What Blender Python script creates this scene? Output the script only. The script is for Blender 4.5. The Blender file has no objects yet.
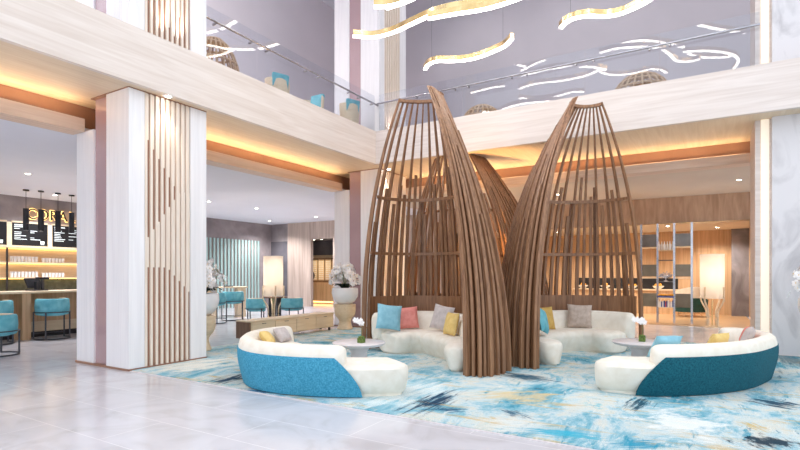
import bpy, bmesh, math, random
from mathutils import Vector, Matrix
random.seed(7)
PI = math.pi
S = bpy.context.scene
COL = S.collection

# ------------------------------------------------------------------ camera
FPX, HOR, YAW, EYE = 504.0, 274.0, math.radians(31.0), 1.4
cam = bpy.data.cameras.new('camera')
cam.sensor_width = 36.0
cam.lens = 36.0 * FPX / 800.0
cam.shift_y = (HOR - 225.0) / 800.0
cam.clip_end = 200
camo = bpy.data.objects.new('camera', cam)
COL.objects.link(camo)
camo.location = (0, 0, EYE)
camo.rotation_euler = (PI / 2, 0, YAW)
S.camera = camo
FW = Vector((-math.sin(YAW), math.cos(YAW), 0)); RT = Vector((math.cos(YAW), math.sin(YAW), 0))

def ray(px, py): return FW + RT * ((px - 400) / FPX) + Vector((0, 0, (HOR - py) / FPX))
def at_z(px, py, z):
    r = ray(px, py); t = (z - EYE) / r.z
    return Vector((0, 0, EYE)) + r * t
def at_X(px, py, X):
    r = ray(px, py); return Vector((0, 0, EYE)) + r * (X / r.x)
def at_Y(px, py, Y):
    r = ray(px, py); return Vector((0, 0, EYE)) + r * (Y / r.y)
def plan(lat, d):                       # survey plan (metres right of / ahead of the viewpoint) -> world
    v = FW * d + RT * lat
    return Vector((v.x, v.y, 0))
def pd(px, d): return plan((px - 400) / FPX * d, d)

# ------------------------------------------------------------------ materials
def lin(c):
    return tuple(((v / 255) / 12.92 if v / 255 <= .04045 else ((v / 255 + .055) / 1.055) ** 2.4) for v in c)
def newmat(name):
    m = bpy.data.materials.new(name); m.use_nodes = True
    nt = m.node_tree; b = nt.nodes['Principled BSDF']
    return m, nt, b
def N(nt, t, **kw):
    n = nt.nodes.new(t)
    for k, v in kw.items(): setattr(n, k, v)
    return n
def ramp(nt, stops):
    n = N(nt, 'ShaderNodeValToRGB'); e = n.color_ramp.elements
    while len(e) < len(stops): e.new(.5)
    for i, (p, c) in enumerate(stops):
        e[i].position = p; e[i].color = (*c, 1)
    return n
def coords(nt, scale, rot=(0, 0, 0), loc=(0, 0, 0)):
    tc = N(nt, 'ShaderNodeTexCoord'); mp = N(nt, 'ShaderNodeMapping')
    mp.inputs['Scale'].default_value = scale; mp.inputs['Rotation'].default_value = rot
    mp.inputs['Location'].default_value = loc
    nt.links.new(tc.outputs['Object'], mp.inputs['Vector'])
    return mp.outputs['Vector']
def noisy(name, c1, c2, scale=(3, 3, 3), rough=.5, metal=0, detail=6, lo=.35, hi=.65, bump=0, bscale=60, dist=0.3, spec=.5, coat=0):
    m, nt, b = newmat(name)
    v = coords(nt, scale)
    n = N(nt, 'ShaderNodeTexNoise'); n.inputs['Scale'].default_value = 1; n.inputs['Detail'].default_value = detail
    n.inputs['Distortion'].default_value = dist
    nt.links.new(v, n.inputs['Vector'])
    r = ramp(nt, [(lo, lin(c1)), (hi, lin(c2))])
    nt.links.new(n.outputs['Fac'], r.inputs['Fac']); nt.links.new(r.outputs['Color'], b.inputs['Base Color'])
    b.inputs['Roughness'].default_value = rough; b.inputs['Metallic'].default_value = metal
    b.inputs['Specular IOR Level'].default_value = spec
    b.inputs['Coat Weight'].default_value = coat; b.inputs['Coat Roughness'].default_value = .08
    if bump:
        n2 = N(nt, 'ShaderNodeTexNoise'); n2.inputs['Scale'].default_value = bscale; n2.inputs['Detail'].default_value = 3
        tc = N(nt, 'ShaderNodeTexCoord'); nt.links.new(tc.outputs['Object'], n2.inputs['Vector'])
        bp = N(nt, 'ShaderNodeBump'); bp.inputs['Strength'].default_value = bump; bp.inputs['Distance'].default_value = .01
        nt.links.new(n2.outputs['Fac'], bp.inputs['Height']); nt.links.new(bp.outputs['Normal'], b.inputs['Normal'])
    return m
def wood(name, c1, c2, axis='z', rough=.45, fine=40, long=2.0, coat=0):
    sc = {'x': (long, fine, fine), 'y': (fine, long, fine), 'z': (fine, fine, long)}[axis]
    return noisy(name, c1, c2, sc, rough, detail=5, lo=.3, hi=.72, dist=.8, coat=coat)
def emit(name, c, strength):
    m, nt, b = newmat(name)
    b.inputs['Base Color'].default_value = (*lin(c), 1)
    b.inputs['Emission Color'].default_value = (*lin(c), 1); b.inputs['Emission Strength'].default_value = strength
    return m

M = {}
M['ash_y'] = wood('pale ash along', (218, 203, 192), (236, 225, 217), 'y', .45, 14, .7)
M['ash_x'] = wood('pale ash across', (212, 199, 192), (230, 220, 215), 'x', .45, 14, .7)
M['soffit'] = wood('soffit ash', (222, 200, 172), (236, 217, 192), 'y', .5, 14, .8)
M['beam'] = wood('beam ash', (214, 184, 160), (232, 208, 188), 'y', .45, 18, .8)
M['beam_x'] = wood('beam ash cross', (214, 190, 172), (234, 216, 202), 'x', .45, 18, .8)
M['copper'] = noisy('copper panel', (150, 110, 88), (162, 122, 100), (2, 2, 2), .4)
M['whitewood'] = wood('white stained panel', (235, 233, 235), (247, 245, 246), 'z', .4, 16, .8)
M['mauve'] = noisy('mauve gloss panel', (176, 148, 152), (184, 156, 160), (1, 1, 1), .08, coat=.6)
M['marble'] = noisy('pale marble', (188, 185, 189), (220, 217, 220), (1.5, 1.5, .8), .3, detail=12, lo=.3, hi=.5, dist=1.8)
M['greymarble'] = noisy('grey marble', (110, 108, 116), (150, 148, 156), (1.3, 1.3, .9), .25, detail=10, dist=2)
M['slatback'] = noisy('slat backing', (150, 112, 92), (164, 126, 106), (4, 4, 1), .5)
M['slat'] = wood('cream slat', (233, 216, 198), (247, 236, 224), 'z', .4, 30, 1.5)
M['ceil'] = noisy('ceiling paint', (228, 231, 240), (231, 234, 243), (1, 1, 1), .8)
M['ceilw'] = noisy('warm ceiling paint', (214, 204, 192), (218, 208, 196), (1, 1, 1), .8)
M['lav'] = noisy('lavender wall', (194, 189, 196), (201, 195, 202), (.5, .5, .5), .75)
M['lavl'] = noisy('light-lifted lavender wall', (220, 214, 220), (226, 220, 226), (.5, .5, .5), .75)  # lavender copy, lightened to make up for weak light on the left wall
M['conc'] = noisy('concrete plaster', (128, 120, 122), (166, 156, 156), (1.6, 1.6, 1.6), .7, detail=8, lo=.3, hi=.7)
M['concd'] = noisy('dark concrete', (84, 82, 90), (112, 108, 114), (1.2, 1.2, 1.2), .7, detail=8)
M['greywood'] = wood('greyed oak panel', (172, 152, 140), (206, 188, 176), 'z', .5, 10, .5)
M['oak'] = wood('oak panel', (180, 146, 110), (212, 178, 142), 'z', .45, 16, .7)
M['bulk'] = wood('bulkhead oak', (168, 138, 114), (202, 172, 148), 'z', .45, 8, 1.2)
M['oakfloor'] = wood('oak floor', (176, 142, 106), (206, 172, 134), 'x', .3, 12, .8)
M['lightoak'] = wood('light oak', (212, 190, 158), (230, 212, 184), 'y', .45, 22, 1.2)
M['pod'] = wood('walnut rib', (116, 80, 55), (164, 121, 88), 'z', .42, 26, 1.4)
M['darkwood'] = wood('dark wood', (96, 74, 58), (126, 98, 78), 'z', .45, 22, 1.5)
M['cream'] = noisy('cream boucle', (234, 226, 212), (242, 236, 225), (9, 9, 9), .9, bump=.35, bscale=160, spec=.2)
M['teal'] = noisy('teal boucle', (46, 132, 164), (86, 172, 204), (55, 55, 55), .85, bump=.6, bscale=110, lo=.3, hi=.7, spec=.25)
M['teald'] = noisy('deep teal boucle', (8, 72, 88), (28, 104, 120), (55, 55, 55), .85, bump=.6, bscale=110, lo=.3, hi=.7, spec=.25)
M['chairteal'] = noisy('teal velvet', (92, 168, 184), (122, 192, 205), (6, 6, 6), .7, spec=.3)
M['darkgreen'] = noisy('dark green velvet', (22, 66, 66), (34, 84, 82), (6, 6, 6), .7)
M['aqua'] = noisy('aqua cushion', (134, 188, 206), (152, 202, 218), (14, 14, 14), .85, bump=.3, bscale=200)
M['coral'] = noisy('coral pink cushion', (230, 140, 132), (240, 158, 148), (14, 14, 14), .85, bump=.3, bscale=200)
M['greyc'] = noisy('grey cushion', (188, 178, 176), (206, 196, 194), (14, 14, 14), .85, bump=.3, bscale=200)
M['taupe'] = noisy('taupe cushion', (176, 158, 146), (196, 180, 168), (14, 14, 14), .85, bump=.3, bscale=200)
M['mustard'] = noisy('mustard cushion', (222, 188, 112), (234, 204, 134), (14, 14, 14), .85, bump=.3, bscale=200)
M['gold_c'] = noisy('ochre cushion', (196, 158, 84), (210, 174, 100), (14, 14, 14), .85, bump=.3, bscale=200)
M['white'] = noisy('white ceramic', (236, 236, 238), (244, 244, 246), (3, 3, 3), .25)
M['stone'] = noisy('pale stone top', (208, 202, 204), (222, 216, 218), (5, 5, 5), .3)
M['petal'] = noisy('white petal', (240, 238, 238), (252, 250, 250), (9, 9, 9), .6)
M['pollen'] = noisy('yellow centre', (226, 186, 70), (236, 200, 90), (9, 9, 9), .6)
M['leaf'] = noisy('dark leaf', (22, 34, 24), (44, 62, 40), (9, 9, 9), .5)
M['moss'] = noisy('moss', (70, 92, 40), (112, 132, 66), (40, 40, 40), .9, bump=.6, bscale=80)
M['stem'] = noisy('stem', (86, 104, 60), (110, 126, 80), (9, 9, 9), .6)
M['soil'] = noisy('soil', (36, 30, 26), (58, 50, 42), (20, 20, 20), .95)
M['metal'] = noisy('dark grey metal', (70, 72, 78), (86, 88, 94), (4, 4, 4), .35, .8)
M['black'] = noisy('black metal', (34, 34, 38), (46, 46, 52), (4, 4, 4), .4, .3)
M['steel'] = noisy('brushed steel', (170, 170, 176), (196, 196, 202), (4, 4, 40), .22, 1)
M['chrome'] = noisy('satin chrome', (186, 190, 200), (206, 210, 218), (4, 4, 4), .25, .9)
M['brass'] = noisy('polished brass', (214, 184, 130), (236, 208, 156), (6, 6, 6), .18, 1)
M['rattan'] = noisy('rattan', (176, 142, 110), (210, 180, 148), (60, 60, 60), .6, lo=.4, hi=.6)
M['smoke'] = noisy('smoked panel', (112, 112, 112), (128, 128, 128), (3, 3, 3), .12)
M['smokeb'] = noisy('olive grey panel', (112, 108, 96), (124, 120, 108), (3, 3, 3), .2)
M['green'] = noisy('green tile', (76, 84, 70), (100, 108, 90), (6, 6, 6), .3)
M['board'] = noisy('menu board', (14, 15, 18), (22, 24, 28), (3, 3, 3), .35)
M['tealslat'] = noisy('sage slat', (156, 190, 188), (176, 206, 203), (20, 20, 1), .5)
M['slatgap'] = noisy('slat backing brown', (130, 122, 118), (146, 138, 134), (6, 6, 1), .6)
M['strip'] = emit('ribbon diffuser', (255, 249, 240), 11)
M['lens'] = emit('downlight lens', (255, 244, 226), 25)
M['cove'] = emit('cove led', (255, 228, 182), 15)
M['shelfled'] = emit('shelf led', (255, 206, 110), 3.5)
M['reveal'] = emit('reveal led', (250, 236, 216), .35)
M['halo'] = emit('sign halo', (255, 208, 130), 2.2)
M['chalk'] = emit('screen lettering', (206, 216, 220), .6)
M['bulb'] = emit('bulb', (255, 240, 220), 8)
M['warmglow'] = emit('warm lamp', (255, 190, 110), 3.5)
M['red'] = noisy('red spine', (170, 60, 60), (190, 80, 76), (9, 9, 9), .6)
M['blue'] = noisy('blue spine', (50, 66, 130), (66, 84, 150), (9, 9, 9), .6)
M['paper'] = noisy('white spine', (216, 214, 212), (232, 230, 228), (9, 9, 9), .6)
M['orange'] = noisy('orange fruit', (226, 148, 44), (240, 176, 70), (9, 9, 9), .5)

def glassmat(name, tint, base, f0):
    m = bpy.data.materials.new(name); m.use_nodes = True; nt = m.node_tree
    nt.nodes.remove(nt.nodes['Principled BSDF'])
    o = nt.nodes['Material Output']
    t = N(nt, 'ShaderNodeBsdfTransparent'); t.inputs['Color'].default_value = (*tint, 1)
    g = N(nt, 'ShaderNodeBsdfGlossy'); g.inputs['Roughness'].default_value = 0
    lw = N(nt, 'ShaderNodeLayerWeight'); lw.inputs['Blend'].default_value = .5
    pw = N(nt, 'ShaderNodeMath', operation='POWER'); pw.inputs[1].default_value = 5; nt.links.new(lw.outputs['Facing'], pw.inputs[0])
    fr = N(nt, 'ShaderNodeMath', operation='MULTIPLY_ADD'); fr.inputs[1].default_value = .6; fr.inputs[2].default_value = f0; nt.links.new(pw.outputs[0], fr.inputs[0])
    mx = N(nt, 'ShaderNodeMixShader')
    nt.links.new(fr.outputs[0], mx.inputs['Fac']); nt.links.new(t.outputs[0], mx.inputs[1]); nt.links.new(g.outputs[0], mx.inputs[2])
    nt.links.new(mx.outputs[0], o.inputs['Surface'])
    return m
M['glass'] = glassmat('balustrade glass', (.93, .945, .965), 0, .05)

def shademat():
    m = bpy.data.materials.new('lamp shade linen'); m.use_nodes = True; nt = m.node_tree
    nt.nodes.remove(nt.nodes['Principled BSDF']); o = nt.nodes['Material Output']
    d = N(nt, 'ShaderNodeBsdfDiffuse'); d.inputs['Color'].default_value = (*lin((228, 217, 202)), 1)
    t = N(nt, 'ShaderNodeBsdfTranslucent'); t.inputs['Color'].default_value = (*lin((255, 250, 243)), 1)
    mx = N(nt, 'ShaderNodeMixShader'); mx.inputs[0].default_value = .5
    nt.links.new(d.outputs[0], mx.inputs[1]); nt.links.new(t.outputs[0], mx.inputs[2]); nt.links.new(mx.outputs[0], o.inputs['Surface'])
    return m
M['shade'] = shademat()

def floormat():
    m, nt, b = newmat('pale marble floor tile')
    v = coords(nt, (1, 1, 1))
    br = N(nt, 'ShaderNodeTexBrick')
    br.inputs['Scale'].default_value = 1; br.inputs['Brick Width'].default_value = 1.75; br.inputs['Row Height'].default_value = .585
    br.inputs['Mortar Size'].default_value = .0042; br.inputs['Mortar Smooth'].default_value = .1
    nt.links.new(v, br.inputs['Vector'])
    br.inputs['Color1'].default_value = (0, 0, 0, 1); br.inputs['Color2'].default_value = (.25, .25, .25, 1); br.inputs['Mortar'].default_value = (1, 1, 1, 1)
    n = N(nt, 'ShaderNodeTexNoise'); n.inputs['Scale'].default_value = 1.7; n.inputs['Detail'].default_value = 10; n.inputs['Distortion'].default_value = 1.6
    nt.links.new(v, n.inputs['Vector'])
    r = ramp(nt, [(.3, lin((192, 189, 193))), (.47, lin((204, 203, 209))), (.62, lin((209, 208, 214)))])
    nt.links.new(n.outputs['Fac'], r.inputs['Fac'])
    mx = N(nt, 'ShaderNodeMixRGB'); mx.inputs['Color2'].default_value = (*lin((238, 237, 238)), 1)
    lt = N(nt, 'ShaderNodeMath', operation='MULTIPLY'); lt.inputs[1].default_value = .7
    nt.links.new(br.outputs['Fac'], lt.inputs[0]); nt.links.new(lt.outputs[0], mx.inputs['Fac'])
    nt.links.new(r.outputs['Color'], mx.inputs['Color1']); nt.links.new(mx.outputs['Color'], b.inputs['Base Color'])
    b.inputs['Roughness'].default_value = .16
    return m
M['floor'] = floormat()

def carpetmat():
    m, nt, b = newmat('abstract woven carpet')
    L = nt.links.new
    def noise(scale, detail=8, dist=0.6, rot=0.0, loc=(0, 0, 0), rough=.6):
        v = coords(nt, scale, (0, 0, rot), loc)
        n = N(nt, 'ShaderNodeTexNoise'); n.inputs['Scale'].default_value = 1; n.inputs['Detail'].default_value = detail
        n.inputs['Distortion'].default_value = dist; n.inputs['Roughness'].default_value = rough
        L(v, n.inputs['Vector']); return n.outputs['Fac']
    base = ramp(nt, [(.30, lin((30, 112, 138))), (.39, lin((92, 164, 186))), (.46, lin((148, 192, 206))), (.51, lin((196, 214, 218))), (.58, lin((216, 216, 206))), (.64, lin((150, 200, 210))), (.72, lin((70, 152, 170)))])
    L(noise((1.3, .8, 1), 10, .6, .25, (3.1, 1.7, 0), .74), base.inputs['Fac'])
    cur = base.outputs['Color']
    def layer(fac, lo, hi, col, amount=1.0):
        nonlocal cur
        r = ramp(nt, [(lo, (0, 0, 0)), (hi, (amount,) * 3)])
        L(fac, r.inputs['Fac'])
        mx = N(nt, 'ShaderNodeMixRGB'); L(r.outputs['Color'], mx.inputs['Fac']); L(cur, mx.inputs['Color1'])
        mx.inputs['Color2'].default_value = (*lin(col), 1); cur = mx.outputs['Color']
    layer(noise((1.2, 5.5, 1), 8, .5, .1, (7, 2, 0), .7), .56, .64, (206, 182, 128), .85)
    layer(noise((4.5, 1.0, 1), 8, .6, .0, (1, 9, 0), .7), .58, .66, (40, 148, 176), .9)
    layer(noise((3.5, .9, 1), 8, .7, .05, (5, 5, 0), .7), .64, .70, (10, 66, 92), .9)
    layer(noise((14, 3.2, 1), 6, .3, .05, (4, 1, 0), .7), .58, .66, (226, 228, 222), .7)
    layer(noise((3.0, 15, 1), 6, .3, .05, (9, 3, 0), .7), .60, .67, (92, 164, 184), .6)
    layer(noise((3.4, 17, 1), 6, .3, .0, (2, 8, 0), .7), .61, .67, (204, 182, 130), .75)
    layer(noise((12, 2.4, 1), 6, .3, .0, (6, 6, 0), .7), .63, .68, (30, 108, 138), .75)
    # brush strokes with a place of their own in the weave
    def stroke(p, q, width, col, amount=.95, soft=.5):
        nonlocal cur
        p, q = Vector(p), Vector(q); c = (p + q) / 2; dv = q - p; ang = math.atan2(dv.y, dv.x); half = dv.length / 2
        tc = N(nt, 'ShaderNodeTexCoord')
        sb = N(nt, 'ShaderNodeVectorMath', operation='SUBTRACT'); sb.inputs[1].default_value = (c.x, c.y, 0)
        L(tc.outputs['Object'], sb.inputs[0])
        mp = N(nt, 'ShaderNodeMapping'); mp.inputs['Rotation'].default_value = (0, 0, -ang); mp.inputs['Scale'].default_value = (1 / half, 1 / width, 0)
        mp.vector_type = 'POINT'
        # rotate first, then scale
        mp.inputs['Scale'].default_value = (1, 1, 0); L(sb.outputs[0], mp.inputs['Vector'])
        sc = N(nt, 'ShaderNodeVectorMath', operation='MULTIPLY'); sc.inputs[1].default_value = (1 / half, 1 / width, 0)
        L(mp.outputs[0], sc.inputs[0])
        ln = N(nt, 'ShaderNodeVectorMath', operation='LENGTH'); L(sc.outputs[0], ln.inputs[0])
        ad = N(nt, 'ShaderNodeMath', operation='MULTIPLY_ADD'); ad.inputs[1].default_value = 4.2
        nm = N(nt, 'ShaderNodeVectorMath', operation='MULTIPLY_ADD'); k = max(.6, half / width * .28)
        nm.inputs[1].default_value = (1.1, 3.4, 0); nm.inputs[2].default_value = (p.x * 3.7, q.y * 5.1, p.y)
        L(sc.outputs[0], nm.inputs[0])
        wn = N(nt, 'ShaderNodeTexNoise'); wn.inputs['Scale'].default_value = 1; wn.inputs['Detail'].default_value = 9; wn.inputs['Roughness'].default_value = .72; wn.inputs['Distortion'].default_value = .3
        L(nm.outputs[0], wn.inputs['Vector'])
        L(wn.outputs['Fac'], ad.inputs[0]); L(ln.outputs['Value'], ad.inputs[2])
        r = ramp(nt, [(.0, (amount,) * 3), (1, (0, 0, 0))])
        mr = N(nt, 'ShaderNodeMapRange'); mr.inputs['From Min'].default_value = 2.45; mr.inputs['From Max'].default_value = 2.45 + soft
        L(ad.outputs[0], mr.inputs['Value']); L(mr.outputs['Result'], r.inputs['Fac'])
        mx = N(nt, 'ShaderNodeMixRGB'); L(r.outputs['Color'], mx.inputs['Fac']); L(cur, mx.inputs['Color1'])
        mx.inputs['Color2'].default_value = (*lin(col), 1); cur = mx.outputs['Color']
    G = lambda x, y: at_z(x, y, 0).to_2d().to_3d()
    stroke(G(300, 385), G(470, 395), .9, (170, 212, 224), .6)
    stroke(G(640, 420), G(730, 425), .75, (236, 240, 238), .85)
    stroke(G(150, 372), G(245, 360), .55, (238, 238, 230), .9)
    stroke(G(450, 378), G(345, 412), .5, (232, 238, 236), .7)
    stroke(G(470, 400), G(560, 396), .42, (216, 196, 148), .75)
    stroke(G(560, 428), G(470, 425), .3, (222, 226, 222), .7)
    stroke(G(590, 380), G(680, 372), .6, (92, 150, 158), .6)
    stroke(G(405, 417), G(458, 392), .22, (12, 52, 84))
    stroke(G(206, 386), G(252, 374), .22, (10, 58, 88))
    stroke(G(230, 392), G(300, 392), .16, (22, 96, 134), .9)
    stroke(G(488, 372), G(565, 384), .22, (14, 78, 104))
    stroke(G(626, 414), G(648, 398), .14, (14, 70, 92))
    stroke(G(742, 398), G(806, 410), .26, (16, 66, 92))
    stroke(G(755, 436), G(790, 452), .3, (12, 48, 68))
    stroke(G(600, 446), G(680, 446), .16, (34, 150, 182), .9)
    stroke(G(510, 430), G(610, 440), .14, (60, 176, 204), .9)
    stroke(G(430, 412), G(468, 410), .12, (30, 84, 118), .9)
    stroke(G(500, 410), G(530, 420), .1, (20, 82, 112), .9)
    stroke(G(738, 422), G(768, 434), .09, (204, 180, 118), .9)
    stroke(G(770, 345), G(800, 372), .5, (48, 100, 118), .7)
    fib = noise((160, 60, 1), 3, 0, 0)
    fr = ramp(nt, [(.3, (.72,) * 3), (.7, (1.14,) * 3)]); L(fib, fr.inputs['Fac'])
    ml = N(nt, 'ShaderNodeMixRGB', blend_type='MULTIPLY'); ml.inputs['Fac'].default_value = 1
    L(cur, ml.inputs['Color1']); L(fr.outputs['Color'], ml.inputs['Color2']); L(ml.outputs['Color'], b.inputs['Base Color'])
    b.inputs['Roughness'].default_value = .95; b.inputs['Specular IOR Level'].default_value = .15
    bp = N(nt, 'ShaderNodeBump'); bp.inputs['Strength'].default_value = .5; bp.inputs['Distance'].default_value = .01
    L(fib, bp.inputs['Height']); L(bp.outputs['Normal'], b.inputs['Normal'])
    return m
M['carpet'] = carpetmat()

# ------------------------------------------------------------------ mesh helpers
def BM(): return bmesh.new()
def box(bm, x0, x1, y0, y1, z0, z1):
    vs = [bm.verts.new((x, y, z)) for z in (z0, z1) for y in (y0, y1) for x in (x0, x1)]
    for f in ((0, 2, 3, 1), (4, 5, 7, 6), (0, 1, 5, 4), (1, 3, 7, 5), (3, 2, 6, 7), (2, 0, 4, 6)): bm.faces.new([vs[i] for i in f])
    return bm
def bbox(x0, x1, y0, y1, z0, z1, bev=0.0, seg=2):
    bm = BM(); box(bm, x0, x1, y0, y1, z0, z1)
    if bev: bmesh.ops.bevel(bm, geom=bm.edges[:], offset=bev, segments=seg, profile=.5, affect='EDGES')
    return bm
def grid_faces(bm, rows, closed_u=False, closed_v=False):
    R, C = len(rows), len(rows[0])
    for i in range(R if closed_u else R - 1):
        a, b = rows[i], rows[(i + 1) % R]
        for j in range(C if closed_v else C - 1):
            k = (j + 1) % C
            try: bm.faces.new((a[j], a[k], b[k], b[j]))
            except ValueError: pass
def lathe(prof, n=28, bm=None, c=(0, 0)):
    bm = bm or BM(); rows = []
    for r, z in prof:
        if r < 1e-5: rows.append([bm.verts.new((c[0], c[1], z))])
        else: rows.append([bm.verts.new((c[0] + r * math.cos(2 * PI * k / n), c[1] + r * math.sin(2 * PI * k / n), z)) for k in range(n)])
    for a, b in zip(rows, rows[1:]):
        for k in range(n):
            k2 = (k + 1) % n
            if len(a) == 1 and len(b) == 1: continue
            if len(a) == 1: bm.faces.new((a[0], b[k2], b[k]))
            elif len(b) == 1: bm.faces.new((a[k], a[k2], b[0]))
            else: bm.faces.new((a[k], a[k2], b[k2], b[k]))
    return bm
def sweep(path, prof, side=None, bm=None, closed=False, scale=None):
    """sweep 2-D profile (s, t) along path; s along `side` vectors (or horizontal), t = tangent x side"""
    bm = bm or BM(); rows = []; n = len(path)
    for i, p in enumerate(path):
        p = Vector(p)
        if closed: t = Vector(path[(i + 1) % n]) - Vector(path[i - 1])
        else: t = Vector(path[min(i + 1, n - 1)]) - Vector(path[max(i - 1, 0)])
        t.normalize()
        if side is not None: s = Vector(side[i] if isinstance(side, list) else side)
        else:
            s = t.cross(Vector((0, 0, 1)))
            if s.length < 1e-3: s = Vector((1, 0, 0))
        s = (s - t * s.dot(t)).normalized(); u = s.cross(t).normalized()
        if u.z < 0 and side is None: u = -u
        k_ = scale[i] if scale else 1
        rows.append([bm.verts.new(p + s * a * k_ + u * b * k_) for a, b in prof])
    grid_faces(bm, rows, closed, True)
    if not closed:
        bm.faces.new(rows[0]); bm.faces.new(rows[-1][::-1])
    return bm
def circ(r, n=8): return [(r * math.cos(2 * PI * k / n), r * math.sin(2 * PI * k / n)) for k in range(n)]
def rect(w, h): return [(-w / 2, -h / 2), (w / 2, -h / 2), (w / 2, h / 2), (-w / 2, h / 2)]
def rrect(w, h, c): 
    a, b = w / 2, h / 2
    return [(-a + c, -b), (a - c, -b), (a, -b + c), (a, b - c), (a - c, b), (-a + c, b), (-a, b - c), (-a, -b + c)]
def tube(path, r, n=8, bm=None): return sweep(path, circ(r, n), bm=bm)
def spline(pts, n):
    """Catmull-Rom through pts resampled to n points by arc length"""
    P = [Vector(p) for p in pts]; P = [2 * P[0] - P[1]] + P + [2 * P[-1] - P[-2]]
    d = []
    for i in range(1, len(P) - 2):
        for k in range(24):
            t = k / 24; a, b, c, e = P[i - 1], P[i], P[i + 1], P[i + 2]
            d.append(.5 * ((2 * b) + (c - a) * t + (2 * a - 5 * b + 4 * c - e) * t * t + (3 * b - a - 3 * c + e) * t ** 3))
    d.append(P[-2]); L = [0]
    for a, b in zip(d, d[1:]): L.append(L[-1] + (b - a).length)
    out = []; j = 0
    for k in range(n):
        s = L[-1] * k / (n - 1)
        while j < len(L) - 2 and L[j + 1] < s: j += 1
        f = (s - L[j]) / max(1e-9, L[j + 1] - L[j]); out.append(d[j].lerp(d[j + 1], min(1, f)))
    return out
def obj(name, bm, m, parent=None, smooth=False, loc=None, rot=None):
    bmesh.ops.recalc_face_normals(bm, faces=bm.faces[:])
    me = bpy.data.meshes.new(name); bm.to_mesh(me); bm.free()
    me.materials.append(M[m] if isinstance(m, str) else m)
    if smooth:
        for p in me.polygons: p.use_smooth = True
        try: me.set_sharp_from_angle(angle=math.radians(38))
        except Exception: pass
    o = bpy.data.objects.new(name, me); COL.objects.link(o)
    if parent: o.parent = parent
    if loc is not None: o.location = loc
    if rot is not None: o.rotation_euler = rot
    return o
def tag(o, label, cat, group=None, kind=None):
    o['label'] = label; o['category'] = cat
    if group: o['group'] = group
    if kind: o['kind'] = kind
    return o
def thing(name, label, cat, loc=(0, 0, 0), rz=0, group=None):
    o = bpy.data.objects.new(name, None); COL.objects.link(o); o.empty_display_size = .1
    o.location = loc; o.rotation_euler = (0, 0, rz)
    return tag(o, label, cat, group)
def struct(name, bm, m, parent=None, smooth=False):
    o = obj(name, bm, m, parent, smooth)
    if not parent: o['kind'] = 'structure'
    return o
def dup(root, loc, rz=None, label=None):
    r = root.copy(); COL.objects.link(r); r.location = loc
    if rz is not None: r.rotation_euler = (0, 0, rz)
    if label: r['label'] = label
    for ch in list(root.children):
        c = ch.copy(); COL.objects.link(c); c.parent = r
        for g in list(ch.children):
            e = g.copy(); COL.objects.link(e); e.parent = c
    return r
def spot(loc, energy, col=(1, .86, .7), ang=100, blend=.7, size=.05, rot=(0, 0, 0)):
    l = bpy.data.lights.new('spot_lamp', 'SPOT'); l.energy = energy; l.color = col; l.spot_size = math.radians(ang); l.spot_blend = blend; l.shadow_soft_size = size
    o = bpy.data.objects.new('spot_lamp', l); COL.objects.link(o); o.location = loc; o.rotation_euler = rot
def point(loc, energy, col=(1, .8, .6), size=.06):
    l = bpy.data.lights.new('lamp_light', 'POINT'); l.energy = energy; l.color = col; l.shadow_soft_size = size
    o = bpy.data.objects.new('lamp_light', l); COL.objects.link(o); o.location = loc

# ------------------------------------------------------------------ the setting
FX, FY = -6.88, 10.3          # atrium faces of the two balcony fascias
CX, CY = -7.07, 10.74         # column faces
ZB, ZT, ZC = 4.1, 4.9, 3.63   # fascia bottom / top, lower ceiling
WX = -16.8; WY = 16.6; RX = 7.0; Y0 = -3.0; ZR = 10.6

struct('floor', bbox(-17.2, RX, -9, 21, -.12, 0), 'floor')
bm = BM(); box(bm, WX, -8.45, Y0, WY, ZC, ZC + .1); struct('ceiling_left', bm, 'ceil')
bm = BM(); box(bm, -8.45, RX, 12.3, WY, ZC, ZC + .1); struct('ceiling_right', bm, 'ceilw')
# balcony slabs (soffit + floor)
bm = BM(); box(bm, WX, FX - .02, Y0, FY, ZB + .02, 4.7); box(bm, WX, RX, FY + .02, WY, ZB + .02, 4.7); struct('floor_mezzanine', bm, 'ash_y')
bm = BM(); box(bm, -8.6, FX - .08, Y0, FY + 2.2, ZB, ZB + .02); box(bm, FX - .08, RX, FY + .08, 12.5, ZB, ZB + .02); struct('trim_soffit', bm, 'soffit')
bm = BM(); box(bm, FX - .08, FX, Y0, FY, ZB, ZT); struct('trim_fascia_left', bm, 'ash_y')
bm = BM(); box(bm, FX - .08, RX, FY, FY + .08, ZB, ZT); struct('trim_fascia_right', bm, 'ash_x')
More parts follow.
